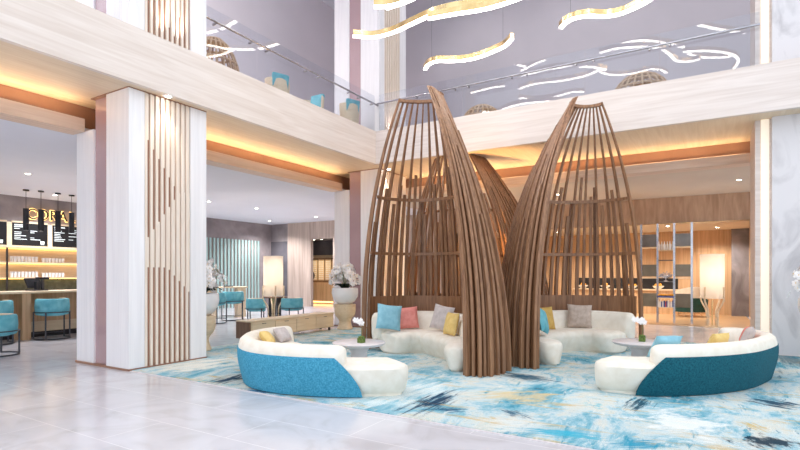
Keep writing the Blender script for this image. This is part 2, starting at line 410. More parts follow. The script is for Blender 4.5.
# cove: copper panel + beam + LED
bm = BM(); box(bm, -8.7, -8.55, Y0, 12.45, ZC + .02, ZB); struct('trim_cove_left', bm, 'copper')
bm = BM(); box(bm, -8.55, RX, 12.45, 12.6, ZC + .02, ZB); struct('trim_cove_right', bm, 'copper')
bm = BM(); box(bm, -8.6, -8.25, Y0, 4.2, ZC - .015, 3.815); box(bm, -8.6, -8.25, 5.55, 10.74, ZC - .015, 3.815); struct('trim_beam_left', bm, 'beam')
bm = BM(); box(bm, CX, RX, 12.1, 12.5, 3.605, 3.79); struct('trim_beam_right', bm, 'beam_x')
bm = BM(); box(bm, -8.37, -8.32, Y0, 4.15, 3.815, 3.83); box(bm, -8.37, -8.32, 5.6, 10.7, 3.815, 3.83); box(bm, CX + .1, .75, 12.25, 12.30, 3.79, 3.80)
struct('trim_cove_led', bm, 'cove')
bm = BM(); box(bm, -8.41, -8.40, Y0, 4.15, 3.815, 3.86); box(bm, -8.41, -8.40, 5.6, 10.7, 3.815, 3.86); box(bm, CX + .1, .75, 12.33, 12.34, 3.79, 3.84); struct('trim_added_led_shield', bm, 'beam')  # unseen lip added to keep LED light off the copper panel
# upper storey
bm = BM(); box(bm, -11.1, -11, Y0, 14.6, 4.7, ZR); struct('wall_upper_left', bm, 'lavl')
bm = BM(); box(bm, -11, RX, 14.6, 14.7, 4.7, ZR); struct('wall_upper_back', bm, 'lav')
bm = BM(); box(bm, -11.1, -6.5, Y0, 14.7, ZR, ZR + .1); box(bm, -6.5, RX, 9.8, 14.7, ZR, ZR + .1); struct('ceiling_atrium', bm, 'ceil')
# walls of the lower storey
bm = BM(); box(bm, WX - .1, WX, Y0, WY, 0, ZC); struct('wall_bar', bm, 'conc')
bm = BM(); box(bm, WX, -15.75, WY, WY + .1, 2.85, ZC); struct('wall_corner_upper', bm, 'conc')
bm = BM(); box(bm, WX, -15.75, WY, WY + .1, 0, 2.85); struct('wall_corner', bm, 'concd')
DX0, DX1 = -14.4, -13.2
bm = BM(); box(bm, -15.75, DX0, WY - .05, WY + .1, 0, ZC); box(bm, DX1, -7.6, WY - .05, WY + .1, 0, ZC); box(bm, DX0, DX1, WY - .05, WY + .1, 2.9, ZC)
struct('wall_oak_back', bm, 'greywood')
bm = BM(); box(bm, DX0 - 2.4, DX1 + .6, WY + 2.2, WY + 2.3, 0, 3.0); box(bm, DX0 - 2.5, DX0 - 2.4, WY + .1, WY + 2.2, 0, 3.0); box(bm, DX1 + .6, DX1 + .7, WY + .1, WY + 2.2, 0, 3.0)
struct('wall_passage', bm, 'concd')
bm = BM(); box(bm, DX0 - 2.5, DX1 + .7, WY + .1, WY + 2.3, 3.0, 3.1); struct('ceiling_passage', bm, 'conc')
# sage slat screen on the bar wall
st = thing('slat_wall_panel', 'tall sage green and grey slatted wall panel behind the corner tables', 'wall panel', (WX, 12.9, 0))
obj('backing', bbox(0, .02, -2.4, 3.0, 0, 2.85), 'slatgap', st)
bm = BM()
for k in range(30):
    y = -2.36 + k * .18; box(bm, .02, .05, y, y + .085, 0, 2.85)
obj('slats', bm, 'tealslat', st)
# right-hand bulkhead and room behind
bm = BM(); box(bm, -7.6, 1.22, WY, WY + .25, 2.87, ZC); struct('wall_bulkhead', bm, 'bulk')
bm = BM(); box(bm, 1.22, RX, WY, WY + .25, 0, ZC); struct('wall_jamb', bm, 'greywood')
YB = 20.3
bm = BM(); box(bm, -7.7, 1.3, YB, YB + .1, 0, 2.95); struct('wall_back_room', bm, 'oak')
bm = BM(); box(bm, 1.3, 1.4, WY + .25, YB, 0, 2.95); struct('wall_side_room', bm, 'oak')
bm = BM(); box(bm, -7.7, -7.6, WY, YB, 0, 2.95); struct('wall_far_room', bm, 'oak')
bm = BM(); box(bm, -7.7, 1.4, WY + .25, YB + .1, 2.9, 3.0); struct('ceiling_back_room', bm, 'ceilw')
bm = BM(); box(bm, .82, 1.3, YB - .25, YB, 0, 2.9); struct('trim_pier', bm, 'greymarble')
bm = BM(); box(bm, -7.6, 1.22, 15.6, YB, 0, .006); struct('floor_oak', bm, 'oakfloor')
bm = BM(); box(bm, -7.6, 1.22, WY, WY + .012, 2.86, 2.875); box(bm, 1.2, 1.225, WY - .012, WY, 0, ZC); struct('trim_gold', bm, 'brass')

# columns: a white slatted pier with a mauve reveal and a lower pilaster
def column(name, y0, y1, seed):
    root = bpy.data.objects.new(name, None); COL.objects.link(root); root['kind'] = 'structure'; root.location = (CX, y0, 0)
    D = y1 - y0
    for (za, zb, top) in ((0, 4.1, 0), (4.7, ZR, 1)):
        obj('pier', bbox(-.58, -.03, 0, .24, za, zb), 'whitewood', root)
        obj('pier', bbox(-.58, -.03, D - .3, D, za, zb), 'whitewood', root)
        obj('pier', bbox(-.58, -.12, .24, D - .3, za, zb), 'whitewood', root)
        obj('pilaster', bbox(-1.46, -.97, 0.02, D, za, zb if top else ZC), 'whitewood', root)
        obj('mauve_panel', bbox(-.97, -.58, .05, D - .05, za, zb), 'mauve', root)
        obj('slat_backing', bbox(-.12, -.034, .24, D - .3, za, zb), 'slatback', root)
        bm = BM(); rnd = random.Random(seed); n = 9; w = (D - .54) / n
        for k in range(n):
            y = .24 + k * w + .008; box(bm, -.06, 0, y, y + .036, za, zb)
            if not top:
                f = k / (n - 1); g = y + .037
                box(bm, -.06, -.016, g, g + .03, 3.4 - 1.0 * f, zb)
                box(bm, -.06, -.008, g, g + .03, 1.5 - .35 * max(0, 2 * f - .9), 1.95 + .75 * min(f * 1.3, 1))
            else: box(bm, -.06, -.015, y + .037, y + .065, za + .9 + .5 * math.sin(k), zb)
        obj('slats', bm, 'slat', root)
    obj('edge_trim', bbox(-.03, 0, .21, .24, 0, 4.1), 'whitewood', root); obj('edge_trim', bbox(-.03, 0, 0, .21, 0, 4.1), 'whitewood', root)
    obj('edge_trim', bbox(-.03, 0, D - .3, D, 0, 4.1), 'whitewood', root)
    obj('edge_trim', bbox(-.03, 0, 0, .24, 4.7, ZR), 'whitewood', root); obj('edge_trim', bbox(-.03, 0, D - .3, D, 4.7, ZR), 'whitewood', root)
    obj('shadow_gap', bbox(-1.0, .004, -.004, D, 4.085, 4.1), 'copper', root)
    obj('plinth', bbox(-1.46, .004, -.004, D + .004, 0, .03), 'copper', root)
    return root
column('column_entrance', 4.2, 5.52, 1)
column('column_corner', CY, 12.08, 2)
cr = bpy.data.objects.new('column_marble', None); COL.objects.link(cr); cr['kind'] = 'structure'; cr.location = (.99, CY - .02, 0)
obj('pier', bbox(.03, 1.6, 0, 1.3, 0, 4.1), 'marble', cr); obj('pier', bbox(.03, 1.6, 0, 1.3, 4.7, ZR), 'marble', cr)
for za, zb in ((0, 4.1), (4.7, ZR)):
    obj('reveal_trim', bbox(-.2, .03, .12, 1.2, za, zb), 'ash_x', cr); obj('reveal_light', bbox(-.12, .0, .1, .119, za, zb), 'reveal', cr)
obj('plinth', bbox(.02, 1.61, -.01, 1.31, 0, .02), 'ash_x', cr)

# carpet
bm = BM(); box(bm, CX + .03, RX, 4.23, CY - .03, 0, .014); box(bm, -8.0, CX + .03, 5.6, CY - .1, 0, .014); box(bm, CX + .03, .75, CY - .03, 11.8, 0, .014)
tag(obj('carpet', bm, 'carpet'), 'large abstract turquoise, cream and ochre carpet under the lounge', 'carpet')
bm = BM(); box(bm, CX + .03, RX, 4.20, 4.23, 0, .008); struct('trim_carpet_edge', bm, 'stone')

# ------------------------------------------------------------------ glass balustrades
def balustrade(label, segs, axis, const, rail_off, brk):
    """segs: list of (a, b) panes along the axis"""
    root = thing('glass_balustrade', label, 'balustrade', (0, 0, ZT - .2), 0, 'balcony balustrades')
    for a, b in segs:
        a2, b2 = a + .008, b - .008
        bm = bbox(const - .006, const + .006, a2, b2, 0, 1.25) if axis == 'y' else bbox(a2, b2, const - .006, const + .006, 0, 1.25)
        obj('pane', bm, 'glass', root)
    lo, hi = segs[0][0], segs[-1][1]
    zr = 5.69 - ZT + .2
    P = (lambda t, o, z: (const + o, t, z)) if axis == 'y' else (lambda t, o, z: (t, const + o, z))
    rail = obj('handrail', tube([P(lo, rail_off, zr), P((lo + hi) / 2, rail_off, zr), P(hi, rail_off, zr)], .022, 10), 'steel', root, True)
    for t in brk:
        if lo < t < hi:
            bm = BM(); tube([P(t, rail_off * .95, zr - .02), P(t, .007 * (1 if rail_off > 0 else -1), zr - .02)], .022, 10, bm)
            obj('bracket', bm, 'steel', rail, True)
    return root
ys = [5.53, 6.75, 8.25, 9.75, 10.72]
balustrade('glass balustrade of the left balcony between the two slatted columns', list(zip(ys, ys[1:])), 'y', -7.2, .1, [y + s for y in ys[1:-1] for s in (-.2, .2)] + [5.75, 10.5])
ys = [-1.5, 0, 1.4, 2.8, 4.19]
balustrade('glass balustrade of the left balcony before the near slatted column', list(zip(ys, ys[1:])), 'y', -7.2, .1, [y + s for y in ys[1:-1] for s in (-.2, .2)])
xs = [-7.05, -6.1, -4.75, -3.4, -2.05, -.7, .84]
balustrade('glass balustrade of the right balcony in front of the lavender wall', list(zip(xs, xs[1:])), 'x', 10.7, -.1, [x + s for x in xs[1:-1] for s in (-.17, .17)])

# ------------------------------------------------------------------ ceiling ribbon lights
def ribbon(label, pts, up=2.0, w=.075, hgt=.1, top=None):
    P = spline(pts, 40); base = Vector(P[len(P) // 2]); Q = [p - base for p in P]
    root = thing('ribbon_light', label, 'pendant light', base, 0, 'wavy ribbon lights over the atrium')
    prof = [(-w / 2, .012), (w / 2, .012), (w / 2, hgt), (w / 2 - .012, hgt + .008), (-w / 2 + .012, hgt + .008), (-w / 2, hgt)]
    obj('brass_body', sweep(Q, prof), 'brass', root, True)
    obj('diffuser', sweep(Q, [(-w / 2 + .004, -.012), (w / 2 - .004, -.012), (w / 2 - .004, .012), (-w / 2 + .004, .012)]), 'strip', root, True)
    for k in (6, 33):
        bm = BM(); a = Q[k] + Vector((0, 0, hgt)); tube([a, a + Vector((0, 0, 1)), Vector((a.x, a.y, ZR - base.z))], .0025, 5, bm)
        obj('suspension_wire', bm, 'metal', root)
Zr = 5.6
def path_px(l, z): return [at_z(x, y, z) for x, y in l]
ribbon('long brass ribbon light waving up to the right above the left pod', path_px([(353, 36), (372, 37.5), (392, 33), (412, 24), (432, 15), (452, 9.5), (480, 5), (512, -4)], Zr))
ribbon('brass ribbon light crossing the end of the long ribbon at the top', path_px([(428, 19), (456, 14), (484, 9.5), (510, 2), (535, -8)], Zr - .12))
ribbon('short S-shaped brass ribbon light hanging lowest, between the two front pods', path_px([(425, 69.5), (429, 64.5), (437, 61.5), (450, 61.5), (465, 60.5), (480, 57), (495, 51), (505, 46), (512, 39)], Zr))
ribbon('brass ribbon light curling up at the top right', path_px([(561, 28), (566, 22.5), (576, 18), (590, 16), (605, 16.5), (620, 14), (635, 8), (648, 1), (662, -10)], Zr))
ribbon('brass ribbon light at the top edge above the corner column', path_px([(374, 7), (386, 6.5), (400, 3.5), (414, -2), (430, -9)], Zr))
def mirror_path(l, z, plane):
    out = []
    for x, y in l:
        p = at_z(x, y, z)
        if plane[0] == 'y': p.y = 2 * plane[1] - p.y
        else: p.x = 2 * plane[1] - p.x
        out.append(p)
    return out
RF = [[(519, 78), (540, 71), (565, 67), (590, 67), (606, 70)], [(519, 89), (535, 84), (560, 81), (585, 76), (603, 68)], [(519, 98), (535, 99.5), (555, 97), (570, 92.5), (584, 92)],
      [(600, 53), (615, 49), (640, 47), (660, 48.5), (670, 55), (677, 61), (690, 61.5), (700, 59)], [(620, 44), (640, 40.5), (665, 43), (684, 47.5)], [(683, 52), (700, 51), (720, 52), (735, 56), (738, 62), (733, 70)],
      [(698, 25), (722, 30), (745, 33)], [(600, 72), (612, 75), (630, 74), (648, 70)], [(688, 54), (705, 57.5), (730, 57)], [(650, 69), (660, 70), (667, 73)], [(521, 71), (535, 64), (545, 60)], [(620, 43), (636, 41), (648, 37)]]
for i, l in enumerate(RF):
    ribbon('upper brass ribbon light mirrored in the right balustrade glass', mirror_path(l, 6.4 + .13 * i, ('y', 10.7)))
for i, l in enumerate([[(207, 33), (222, 29), (238, 20)], [(207, 45), (230, 49), (258, 49), (281, 43)], [(205, 57.5), (220, 55), (233, 50)]]):
    ribbon('upper brass ribbon light mirrored in the left balustrade glass', mirror_path(l, 6.8 + .16 * i, ('x', -7.2)))

# ------------------------------------------------------------------ downlights
def downlight(label, loc, energy=0, ang=110, col=(1, .88, .74)):
    root = thing('ceiling_downlight', label, 'downlight', loc, 0, 'recessed downlights')
    obj('trim_ring', lathe([(.045, -.002), (.075, -.006), (.08, 0), (.045, 0)], 20), 'white', root, True)
    obj('lens', lathe([(0, -.003), (.046, -.003), (.046, 0)], 20), 'lens', root)
    if energy: spot((loc[0], loc[1], loc[2] - .03), energy, col, ang)
for (x, y, lab) in ((28, 174, 'recessed downlight nearest the front of the bar ceiling'), (55, 195, 'recessed downlight over the bar pendants'), (209, 201.5, 'recessed downlight beside the entrance column edge'), (256.5, 208.3, 'recessed downlight above the left floor lamp'),
                     (269.5, 221, 'recessed downlight furthest back, near the dark corner'), (316, 217, 'recessed downlight above the oak doorway wall')):
    p = at_z(x, y, ZC); downlight(lab, (p.x, p.y, ZC), 300, 140, (1, .98, 1))
p = at_z(739, 180, ZC); downlight('recessed downlight in the warm ceiling near the marble column', (p.x, p.y, ZC), 170, 140, (1, .92, .84))
p = at_z(667.5, 226, 2.9); downlight('recessed downlight in the room behind the etagere', (p.x, p.y, 2.9), 170, 140, (1, .9, .78))
for x, y in ((-4.5, 18.4), (-2.6, 18.8), (.4, 19.2)): downlight('added recessed downlight over the back oak room, unseen from the lounge', (x, y, 2.9), 210, 140, (1, .9, .78))  # unseen lamps added to brighten the back room
for x, y in ((-3.5, 14.4), (-6, 14.4)): downlight('added recessed downlight in the warm ceiling, unseen behind the pods', (x, y, ZC), 150, 140, (1, .92, .84))  # extra lamps out of sight, added to light this ceiling zone
for y in (1, 3.3, 5.6): downlight('added out-of-view downlight high over the left balcony', (-8.9, y, ZR), 430, 150, (1, .96, .95))  # lamps added out of view to lift the left upper wall
for x in (-6, -2.5, 1): downlight('added out-of-view downlight high over the right balcony', (x, 12.7, ZR), 70, 130, (1, .96, .95))  # same for the back upper wall: added, out of view
# grazing soffit lights in front of the slats
downlight('soffit downlight washing the entrance column slats', (CX + .1, 4.75, ZB), 40, 75, (1, .86, .7))
downlight('soffit downlight washing the corner column slats', (CX + .12, 11.0, ZB), 40, 75, (1, .86, .7))
p = at_z(757.5, 127, ZB); downlight('soffit downlight beside the marble column', (p.x, p.y, ZB), 40, 90)
for y in (4.7, 5.0, 11.2): spot((CX + .07, y, ZT + .15), 25, (1, .9, .78), 70, rot=(PI, 0, 0))

# ------------------------------------------------------------------ the three ribbed pods
POD_Z = 4.5
def catmull_pair(base, top, n):
    B = [Vector(b) for b in base]; T = [Vector(t) for t in top]
    J = [Vector((b.x, b.y, 0)) for b in B]
    # common parameter = control index, resampled by base arc length
    def ev(P, s):
        m = len(P) - 1; i = min(int(s), m - 1); t = s - i
        a = P[i - 1] if i else 2 * P[0] - P[1]; b = P[i]; c = P[i + 1]; e = P[i + 2] if i + 2 <= m else 2 * P[m] - P[m - 1]
        return .5 * ((2 * b) + (c - a) * t + (2 * a - 5 * b + 4 * c - e) * t * t + (3 * b - a - 3 * c + e) * t ** 3)
    m = len(B) - 1; K = 40 * m
    ss = [m * k / K for k in range(K + 1)]; pb = [ev(B, s) for s in ss]; L = [0]
    for a, b in zip(pb, pb[1:]): L.append(L[-1] + (b - a).length)
    def at(u):
        q = u * L[-1]; j = 0
        lo, hi = 0, K
        while hi - lo > 1:
            md = (lo + hi) // 2
            if L[md] <= q: lo = md
            else: hi = md
        f = (q - L[lo]) / max(1e-9, L[hi] - L[lo]); s = ss[lo] + (ss[hi] - ss[lo]) * f
        b0, t0 = ev(B, s), ev(T, s); e = .02
        tg = (ev(B, min(m, s + e)) - ev(B, max(0, s - e))).normalized()
        return b0, t0, tg
    return at, L[-1]
def make_pod(label, base, top, centre, uf, ebump):
    """uf: fraction of the perimeter that is the dense front wing; the rest carries open ribs"""
    c = plan(*centre); root = thing('ribbed_pod', label, 'seating pod', (c.x, c.y, .014), 0, 'ribbed timber pods')
    at, L = catmull_pair([plan(*p) - c for p in base], [plan(*p) - c for p in top], 0)
    def surf(u, s, off=0):
        b, t, tg = at(u)
        n = Vector((tg.y, -tg.x, 0)); 
        if n.dot(b) < 0: n = -n
        f = u / uf; e = 2.5 - ebump * (max(0, math.sin(PI * min(1, f))) if f < 1 else 0)
        k = s ** e
        p = b.lerp(t, k) + n * (off * (1 - .6 * k)); p.z = s * POD_Z
        return p, tg
    def rib(u, s0, s1, w, d, off=0):
        n = max(6, int(26 * (s1 - s0))); path = []; 
        for i in range(n + 1):
            s = s0 + (s1 - s0) * i / n; p, tg = surf(u, s, off); path.append(p)
        tap = lambda i: 1
        obj('rib', sweep(path, rrect(w, d, .008), side=tg, scale=[1 - .58 * (s0 + (s1 - s0) * i / n) ** 2 for i in range(n + 1)]), 'pod', root)
    rnd = random.Random(11)
    uu = [.112 * i / 9 for i in range(10)] + [.112 + (uf - .112) * (i + 1) / 15 for i in range(15)]
    for i, u in enumerate(uu): rib(u, 0, (1 if i % 2 == 0 else .93 - .012 * (i % 5)), .048, .10)
    for i, u in enumerate(uu[:-1]):
        if i % 2 == 1: rib(u, 0, [.84, .62, .74, .5, .88, .58, .7, .8][i // 2 % 8], .05, .05, .07)
    nb = 12
    for i in range(nb):
        u = uf + (1 - uf) * (i + 1) / nb
        rib(u, 0, 1, .06, .085)
    for i in range(nb):
        u = uf + (1 - uf) * (i + .5) / nb
        rib(u, 0, [.70, .58, .66, .74, .62, .68, .56, .72, .64, .60, .66, .52][i], .07, .06, -.05)
    for i in range(0, nb, 2):
        u = uf + (1 - uf) * (i + .78) / nb
        rib(u, .0, [.60, .66, .5, .62, .68, .40][i // 2 % 6], .055, .05, .06)
    def ring(z, u0, u1, off, w, h, name):
        path = [surf(u0 + (u1 - u0) * k / 40, z / POD_Z, off)[0] for k in range(41)]
        obj(name, sweep(path, rect(w, h)), 'pod', root)
    for z in (1.77, 2.78): ring(z, uf * .75, 1, -.075, .03, .055, 'ring')
    ring(.78, uf * .75, .99, -.07, .03, .38, 'back_board')
    ring(POD_Z - .03, uf * .6, 1, 0, .06, .05, 'top_ring')
    return root
Lbase = [(.91, 6.93), (1.02, 6.84), (1.18, 6.87), (1.35, 7.03), (1.52, 7.27), (1.54, 7.8), (1.45, 8.5), (1.24, 9.12), (.9, 9.6), (.4, 9.85), (-.15, 9.75), (-.55, 9.45), (-.66, 9.2)]
Ltop = [(.46, 8.36), (.49, 8.37), (.52, 8.4), (.56, 8.45), (.60, 8.52), (.68, 8.65), (.72, 8.75), (.72, 8.88), (.6, 8.97), (.43, 9.01), (.24, 9.01), (.08, 8.99), (0, 8.95)]
Rbase = [(2.01, 7.42), (1.93, 7.4), (1.84, 7.45), (1.75, 7.6), (1.68, 7.8), (1.69, 8.3), (1.78, 8.9), (2.05, 9.5), (2.5, 9.95), (3.1, 10.1), (3.75, 10.0), (4.25, 9.7), (4.5, 9.4)]
Rtop = [(3.12, 8.88), (3.11, 8.89), (3.1, 8.92), (3.09, 8.97), (3.09, 9.0), (3.1, 9.08), (3.13, 9.16), (3.19, 9.22), (3.28, 9.26), (3.4, 9.28), (3.52, 9.26), (3.6, 9.2), (3.65, 9.13)]
podL = make_pod('tall curved walnut-ribbed pod on the left, sofa with pink cushion inside', Lbase, Ltop, (.35, 8.5), .40, .62)
podR = make_pod('tall curved walnut-ribbed pod on the right, beige-cushioned sofa inside', Rbase, Rtop, (3.1, 8.85), .38, .45)
cB = plan(1.62, 11.75)
podB = dup(podR, (cB.x, cB.y, .014), math.radians(140), 'curved ribbed pod at the back, glowing orange between the two front pods')
cU = plan(1.75, 9.75)
up = thing('added_floor_uplight', 'small brass floor uplight added unseen between the three ribbed pods', 'uplight', (cU.x, cU.y, .014))  # unseen uplight, added to give the back pod its orange glow
obj('housing', lathe([(0, 0), (.09, 0), (.1, .02), (.1, .09), (.085, .09), (.085, .07), (0, .07)], 24), 'brass', up, True); obj('lamp', lathe([(0, .07), (.08, .07), (.08, .075), (0, .075)], 20), 'warmglow', up)
def aim(loc, target): return (Vector(target) - Vector(loc)).to_track_quat('-Z', 'Y').to_euler()
q = plan(2.0, 10.9); spot((cU.x, cU.y, .16), 1000, (1, .56, .2), 48, .8, .06, aim((cU.x, cU.y, .16), (q.x, q.y, 1.95)))
point((cB.x, cB.y, .6), 120, (1, .56, .2), .15)

# ------------------------------------------------------------------ curved sofas
def make_sofa(label, pts, back_end, depth, shell, zb=.585, zs=.38, depth_end=None, fwd=0, sh=0, seat_group='curved lounge sofas'):
    """pts: outer plan line from the far arm to the chaise end; back_end: fraction where the backrest stops"""
    W3 = [plan(p[0] + sh, p[1] - fwd) for p in pts]; c = sum(W3, Vector()) / len(W3)
    root = thing('curved_sofa', label, 'sofa', (c.x, c.y, .014), 0, seat_group)
    NP = 61; P = spline([w - c for w in W3], NP); Ltot = sum((b - a).length for a, b in zip(P, P[1:]))
    Nn = []
    for i in range(NP):
        t = (P[min(i + 1, NP - 1)] - P[max(i - 1, 0)]).normalized(); n = Vector((-t.y, t.x, 0)); Nn.append((t, n))
    sg = sum((-(P[i])).dot(Nn[i][1]) for i in range(NP)); sg = 1 if sg > 0 else -1
    def pt(u, w, z):
        q = max(0, min(1, u)) * (NP - 1); i = min(int(q), NP - 2); f = q - i
        p = P[i].lerp(P[i + 1], f); n = Nn[i][1].lerp(Nn[i + 1][1], f).normalized() * sg
        return p + n * w + Vector((0, 0, z))
    def loft(prof_fn, u0, u1, n=44, cap0=.14, cap1=.14):
        """prof_fn(u) -> list of (w, z); rounded ends made by shrinking the last rings"""
        bm = BM(); rows = []
        us = []
        c0, c1 = cap0 / Ltot, cap1 / Ltot
        for k in range(7): a = PI / 2 * k / 6; us.append((u0 + c0 * (1 - math.sin(a)), max(.12, (math.sin(PI / 2 * k / 6 + .001) if False else math.sqrt(max(0, 1 - (1 - math.sin(a)) ** 2))))))
        for k in range(1, n): us.append((u0 + c0 + (u1 - c1 - u0 - c0) * k / n, 1))
        for k in range(6, -1, -1): a = PI / 2 * k / 6; us.append((u1 - c1 * (1 - math.sin(a)), max(.12, math.sqrt(max(0, 1 - (1 - math.sin(a)) ** 2)))))
        # ends: param from tip inward
        us = [(u0 + c0 * (1 - math.cos(PI / 2 * k / 6)), math.sin(PI / 2 * (k / 6)) if k else .1) for k in range(7)] + us[7:-7] + [(u1 - c1 * (1 - math.cos(PI / 2 * k / 6)), math.sin(PI / 2 * (k / 6)) if k else .1) for k in range(6, -1, -1)]
        for u, s in us:
            pr = prof_fn(u); wc = sum(w for w, z in pr) / len(pr); zlo = min(z for w, z in pr)
            sz = .82 + .18 * s; sw = max(s, .12) ** .6
            rows.append([bm.verts.new(pt(u, wc + (w - wc) * sw, zlo + (z - zlo) * sz)) for w, z in pr])
        grid_faces(bm, rows, False, True)
        bm.faces.new(rows[0]); bm.faces.new(rows[-1][::-1])
        return bm
    de = depth_end or depth
    def dp(u): 
        f = max(0, min(1, (u - .5) / .4)); return depth + (de - depth) * f * f * (3 - 2 * f)
    def seatp(u):
        d = dp(u)
        return [(.14, .03), (d - .1, .03), (d - .045, .14), (d - .0, .27), (d - .012, .325), (d - .05, .362), (d - .12, zs - .004), (d * .5, zs + .006), (.14, zs - .004), (.05, .362), (.02, .32), (.03, .2), (.09, .08)]
    obj('seat', loft(seatp, .012, 1, 48, .2, .26), 'cream', root, True)
    def backp(u):
        return [(.03, .24), (.0, .34), (.0, zb - .12), (.02, zb - .045), (.065, zb - .008), (.12, zb), (.175, zb - .02), (.21, zb - .07), (.235, zb - .16), (.26, .36), (.25, .30), (.2, .24)]
    obj('backrest', loft(backp, 0, back_end, 44, .1, .12), 'cream', root, True)
    if shell:
        bm = BM(); rows = []; zs_ = [.01, .06, .12, .18, .24, .30, .36, .42, zb - .13]; woff = [.06, .045, .03, .015, .002, -.008, -.013, -.013, -.008]
        th = .022
        for side in (0, 1):
            rr = []
            for z, w in zip(zs_, woff):
                ue = back_end + (.20 / Ltot) - (.31 / Ltot) * (z / zs_[-1]) ** 1.7
                rr.append([bm.verts.new(pt(.025 + (ue - .025) * k / 56, w + (th if side else 0), z)) for k in range(57)])
            rows.append(rr); grid_faces(bm, rr)
        a, b = rows
        grid_faces(bm, [a[-1], b[-1]]); grid_faces(bm, [a[0], b[0]])
        grid_faces(bm, [[r[0] for r in a], [r[0] for r in b]]); grid_faces(bm, [[r[-1] for r in a], [r[-1] for r in b]])
        obj('outer_shell', bm, shell, root, True)
    obj('plinth', loft(lambda u: [(.14, 0), (dp(u) - .115, 0), (dp(u) - .115, .032), (.14, .032)], .02, .99, 40, .2, .26), 'cream', root)
    return root, pt, c
S1, pt1, c1 = make_sofa('curved cream sofa with bright turquoise boucle back at front left', [(-1.78, 8.0), (-2.02, 7.72), (-2.17, 7.25), (-2.12, 6.68), (-1.9, 6.2), (-1.55, 5.89), (-1.1, 5.71), (-.6, 5.63), (-.2, 5.64), (.06, 5.7), (.2, 5.79)], .80, .72, 'teal', depth_end=.66, fwd=.07)
S2, pt2, c2 = make_sofa('curved cream sofa with dark teal boucle back at front right', [(4.85, 7.72), (5.1, 7.72), (5.28, 7.5), (5.27, 7.1), (5.06, 6.72), (4.72, 6.38), (4.28, 6.04), (3.75, 5.8), (3.2, 5.68), (2.75, 5.7), (2.42, 5.84), (2.26, 5.97)], .84, .72, 'teald', depth_end=.66, fwd=.05, sh=-.06)
S3, pt3, c3 = make_sofa('curved cream sofa inside the left ribbed pod', [(-.55, 9.02), (-.2, 9.38), (.35, 9.52), (.8, 9.38), (1.08, 8.98), (1.2, 8.4), (1.2, 7.85), (1.12, 7.35), (.98, 7.02)], .74, .78, None, zb=.70, depth_end=.46)
S4, pt4, c4 = make_sofa('curved cream sofa inside the right ribbed pod', [(4.22, 8.95), (3.9, 9.45), (3.35, 9.72), (2.75, 9.6), (2.25, 9.22), (1.98, 8.65), (1.95, 8.15), (2.03, 7.78), (2.14, 7.5)], .74, .78, None, zb=.70, depth_end=.46)

# ------------------------------------------------------------------ cushions
def cushion(label, mat, loc, yaw, tilt=14, roll=0, s=.42, t=.13):
    n = 14; bm = BM(); rows = [[], []]
    for sd in (0, 1):
        rr = []
        for i in range(n + 1):
            r = []
            for j in range(n + 1):
                a, b = -1 + 2 * i / n, -1 + 2 * j / n
                x = s / 2 * a * (1 - .07 * (1 - b * b)); z = s / 2 * b * (1 - .07 * (1 - a * a))
                y = t / 2 * ((1 - a ** 4) * (1 - b ** 4)) ** .6 * (1 if sd else -1)
                r.append(bm.verts.new((x, y, z)))
            rr.append(r)
        rows[sd] = rr; grid_faces(bm, rr)
    bmesh.ops.remove_doubles(bm, verts=bm.verts[:], dist=1e-5)
    m = Matrix.Rotation(yaw, 4, 'Z') @ Matrix.Rotation(math.radians(-tilt), 4, 'X') @ Matrix.Rotation(math.radians(roll), 4, 'Y')
    bm.transform(m); zmin = min(v.co.z for v in bm.verts)
    o = obj('cushion', bm, mat, None, True); o.location = (loc[0], loc[1], loc[2] - zmin)
    tag(o, label, 'cushion', 'sofa cushions'); return o
def seat_cushion(label, mat, pt, c, u, w, dy=0, **k):
    p = pt(u, w, 0) + c; q = pt(u, 0, 0) + c; n = (p - q).normalized()       # n points into the room
    yaw = math.atan2(n.y, n.x) - PI / 2 + PI + math.radians(dy)
    cushion(label, mat, (p.x, p.y, .014 + .385), yaw, **k)
def near_u(pt, c, target, w):
    return min((((pt(k / 200, w, 0) + c - target).length, k / 200) for k in range(201)))[1]
def cush_px(label, mat, pt, c, px, d, w=.37, **k):
    seat_cushion(label, mat, pt, c, near_u(pt, c, pd(px, d), w), w, **k)
cush_px('aqua blue cushion at the left end of the left pod sofa', 'aqua', pt3, c3, 384, 8.9, w=.4, roll=8, s=.45, dy=-32)
cush_px('coral pink cushion beside the aqua cushion in left pod', 'coral', pt3, c3, 408, 9.1, w=.34, roll=-4, s=.40, dy=-8)
cush_px('light grey cushion at the right of the left pod sofa', 'greyc', pt3, c3, 448, 8.8, w=.4, roll=8, s=.44, dy=32)
cush_px('yellow cushion half hidden behind ribs in left pod', 'mustard', pt3, c3, 486, 8.3, roll=0, s=.38, dy=20)
cush_px('ochre cushion at the left of the right pod sofa', 'gold_c', pt4, c4, 543, 9.1, w=.36, roll=0, s=.42, dy=-20)
cush_px('teal blue cushion by the rib edge in right pod', 'chairteal', pt4, c4, 534, 8.2, roll=14, s=.42, dy=-30)
cush_px('taupe cushion in the middle of the right pod sofa', 'taupe', pt4, c4, 579, 9.4, roll=2, s=.44)
cush_px('yellow cushion on the far arm of the turquoise sofa', 'mustard', pt1, c1, 258, 7.0, w=.33, roll=10, s=.24, tilt=40)
cush_px('pale grey cushion on the far arm of turquoise sofa', 'greyc', pt1, c1, 268, 7.6, w=.33, roll=0, s=.25, tilt=40)
cush_px('light blue cushion at the chaise end of dark teal sofa', 'aqua', pt2, c2, 660, 6.1, roll=0, s=.34, tilt=36)
cush_px('mustard yellow cushion against the back of dark teal sofa', 'mustard', pt2, c2, 706, 6.3, w=.33, roll=0, s=.31, tilt=24)
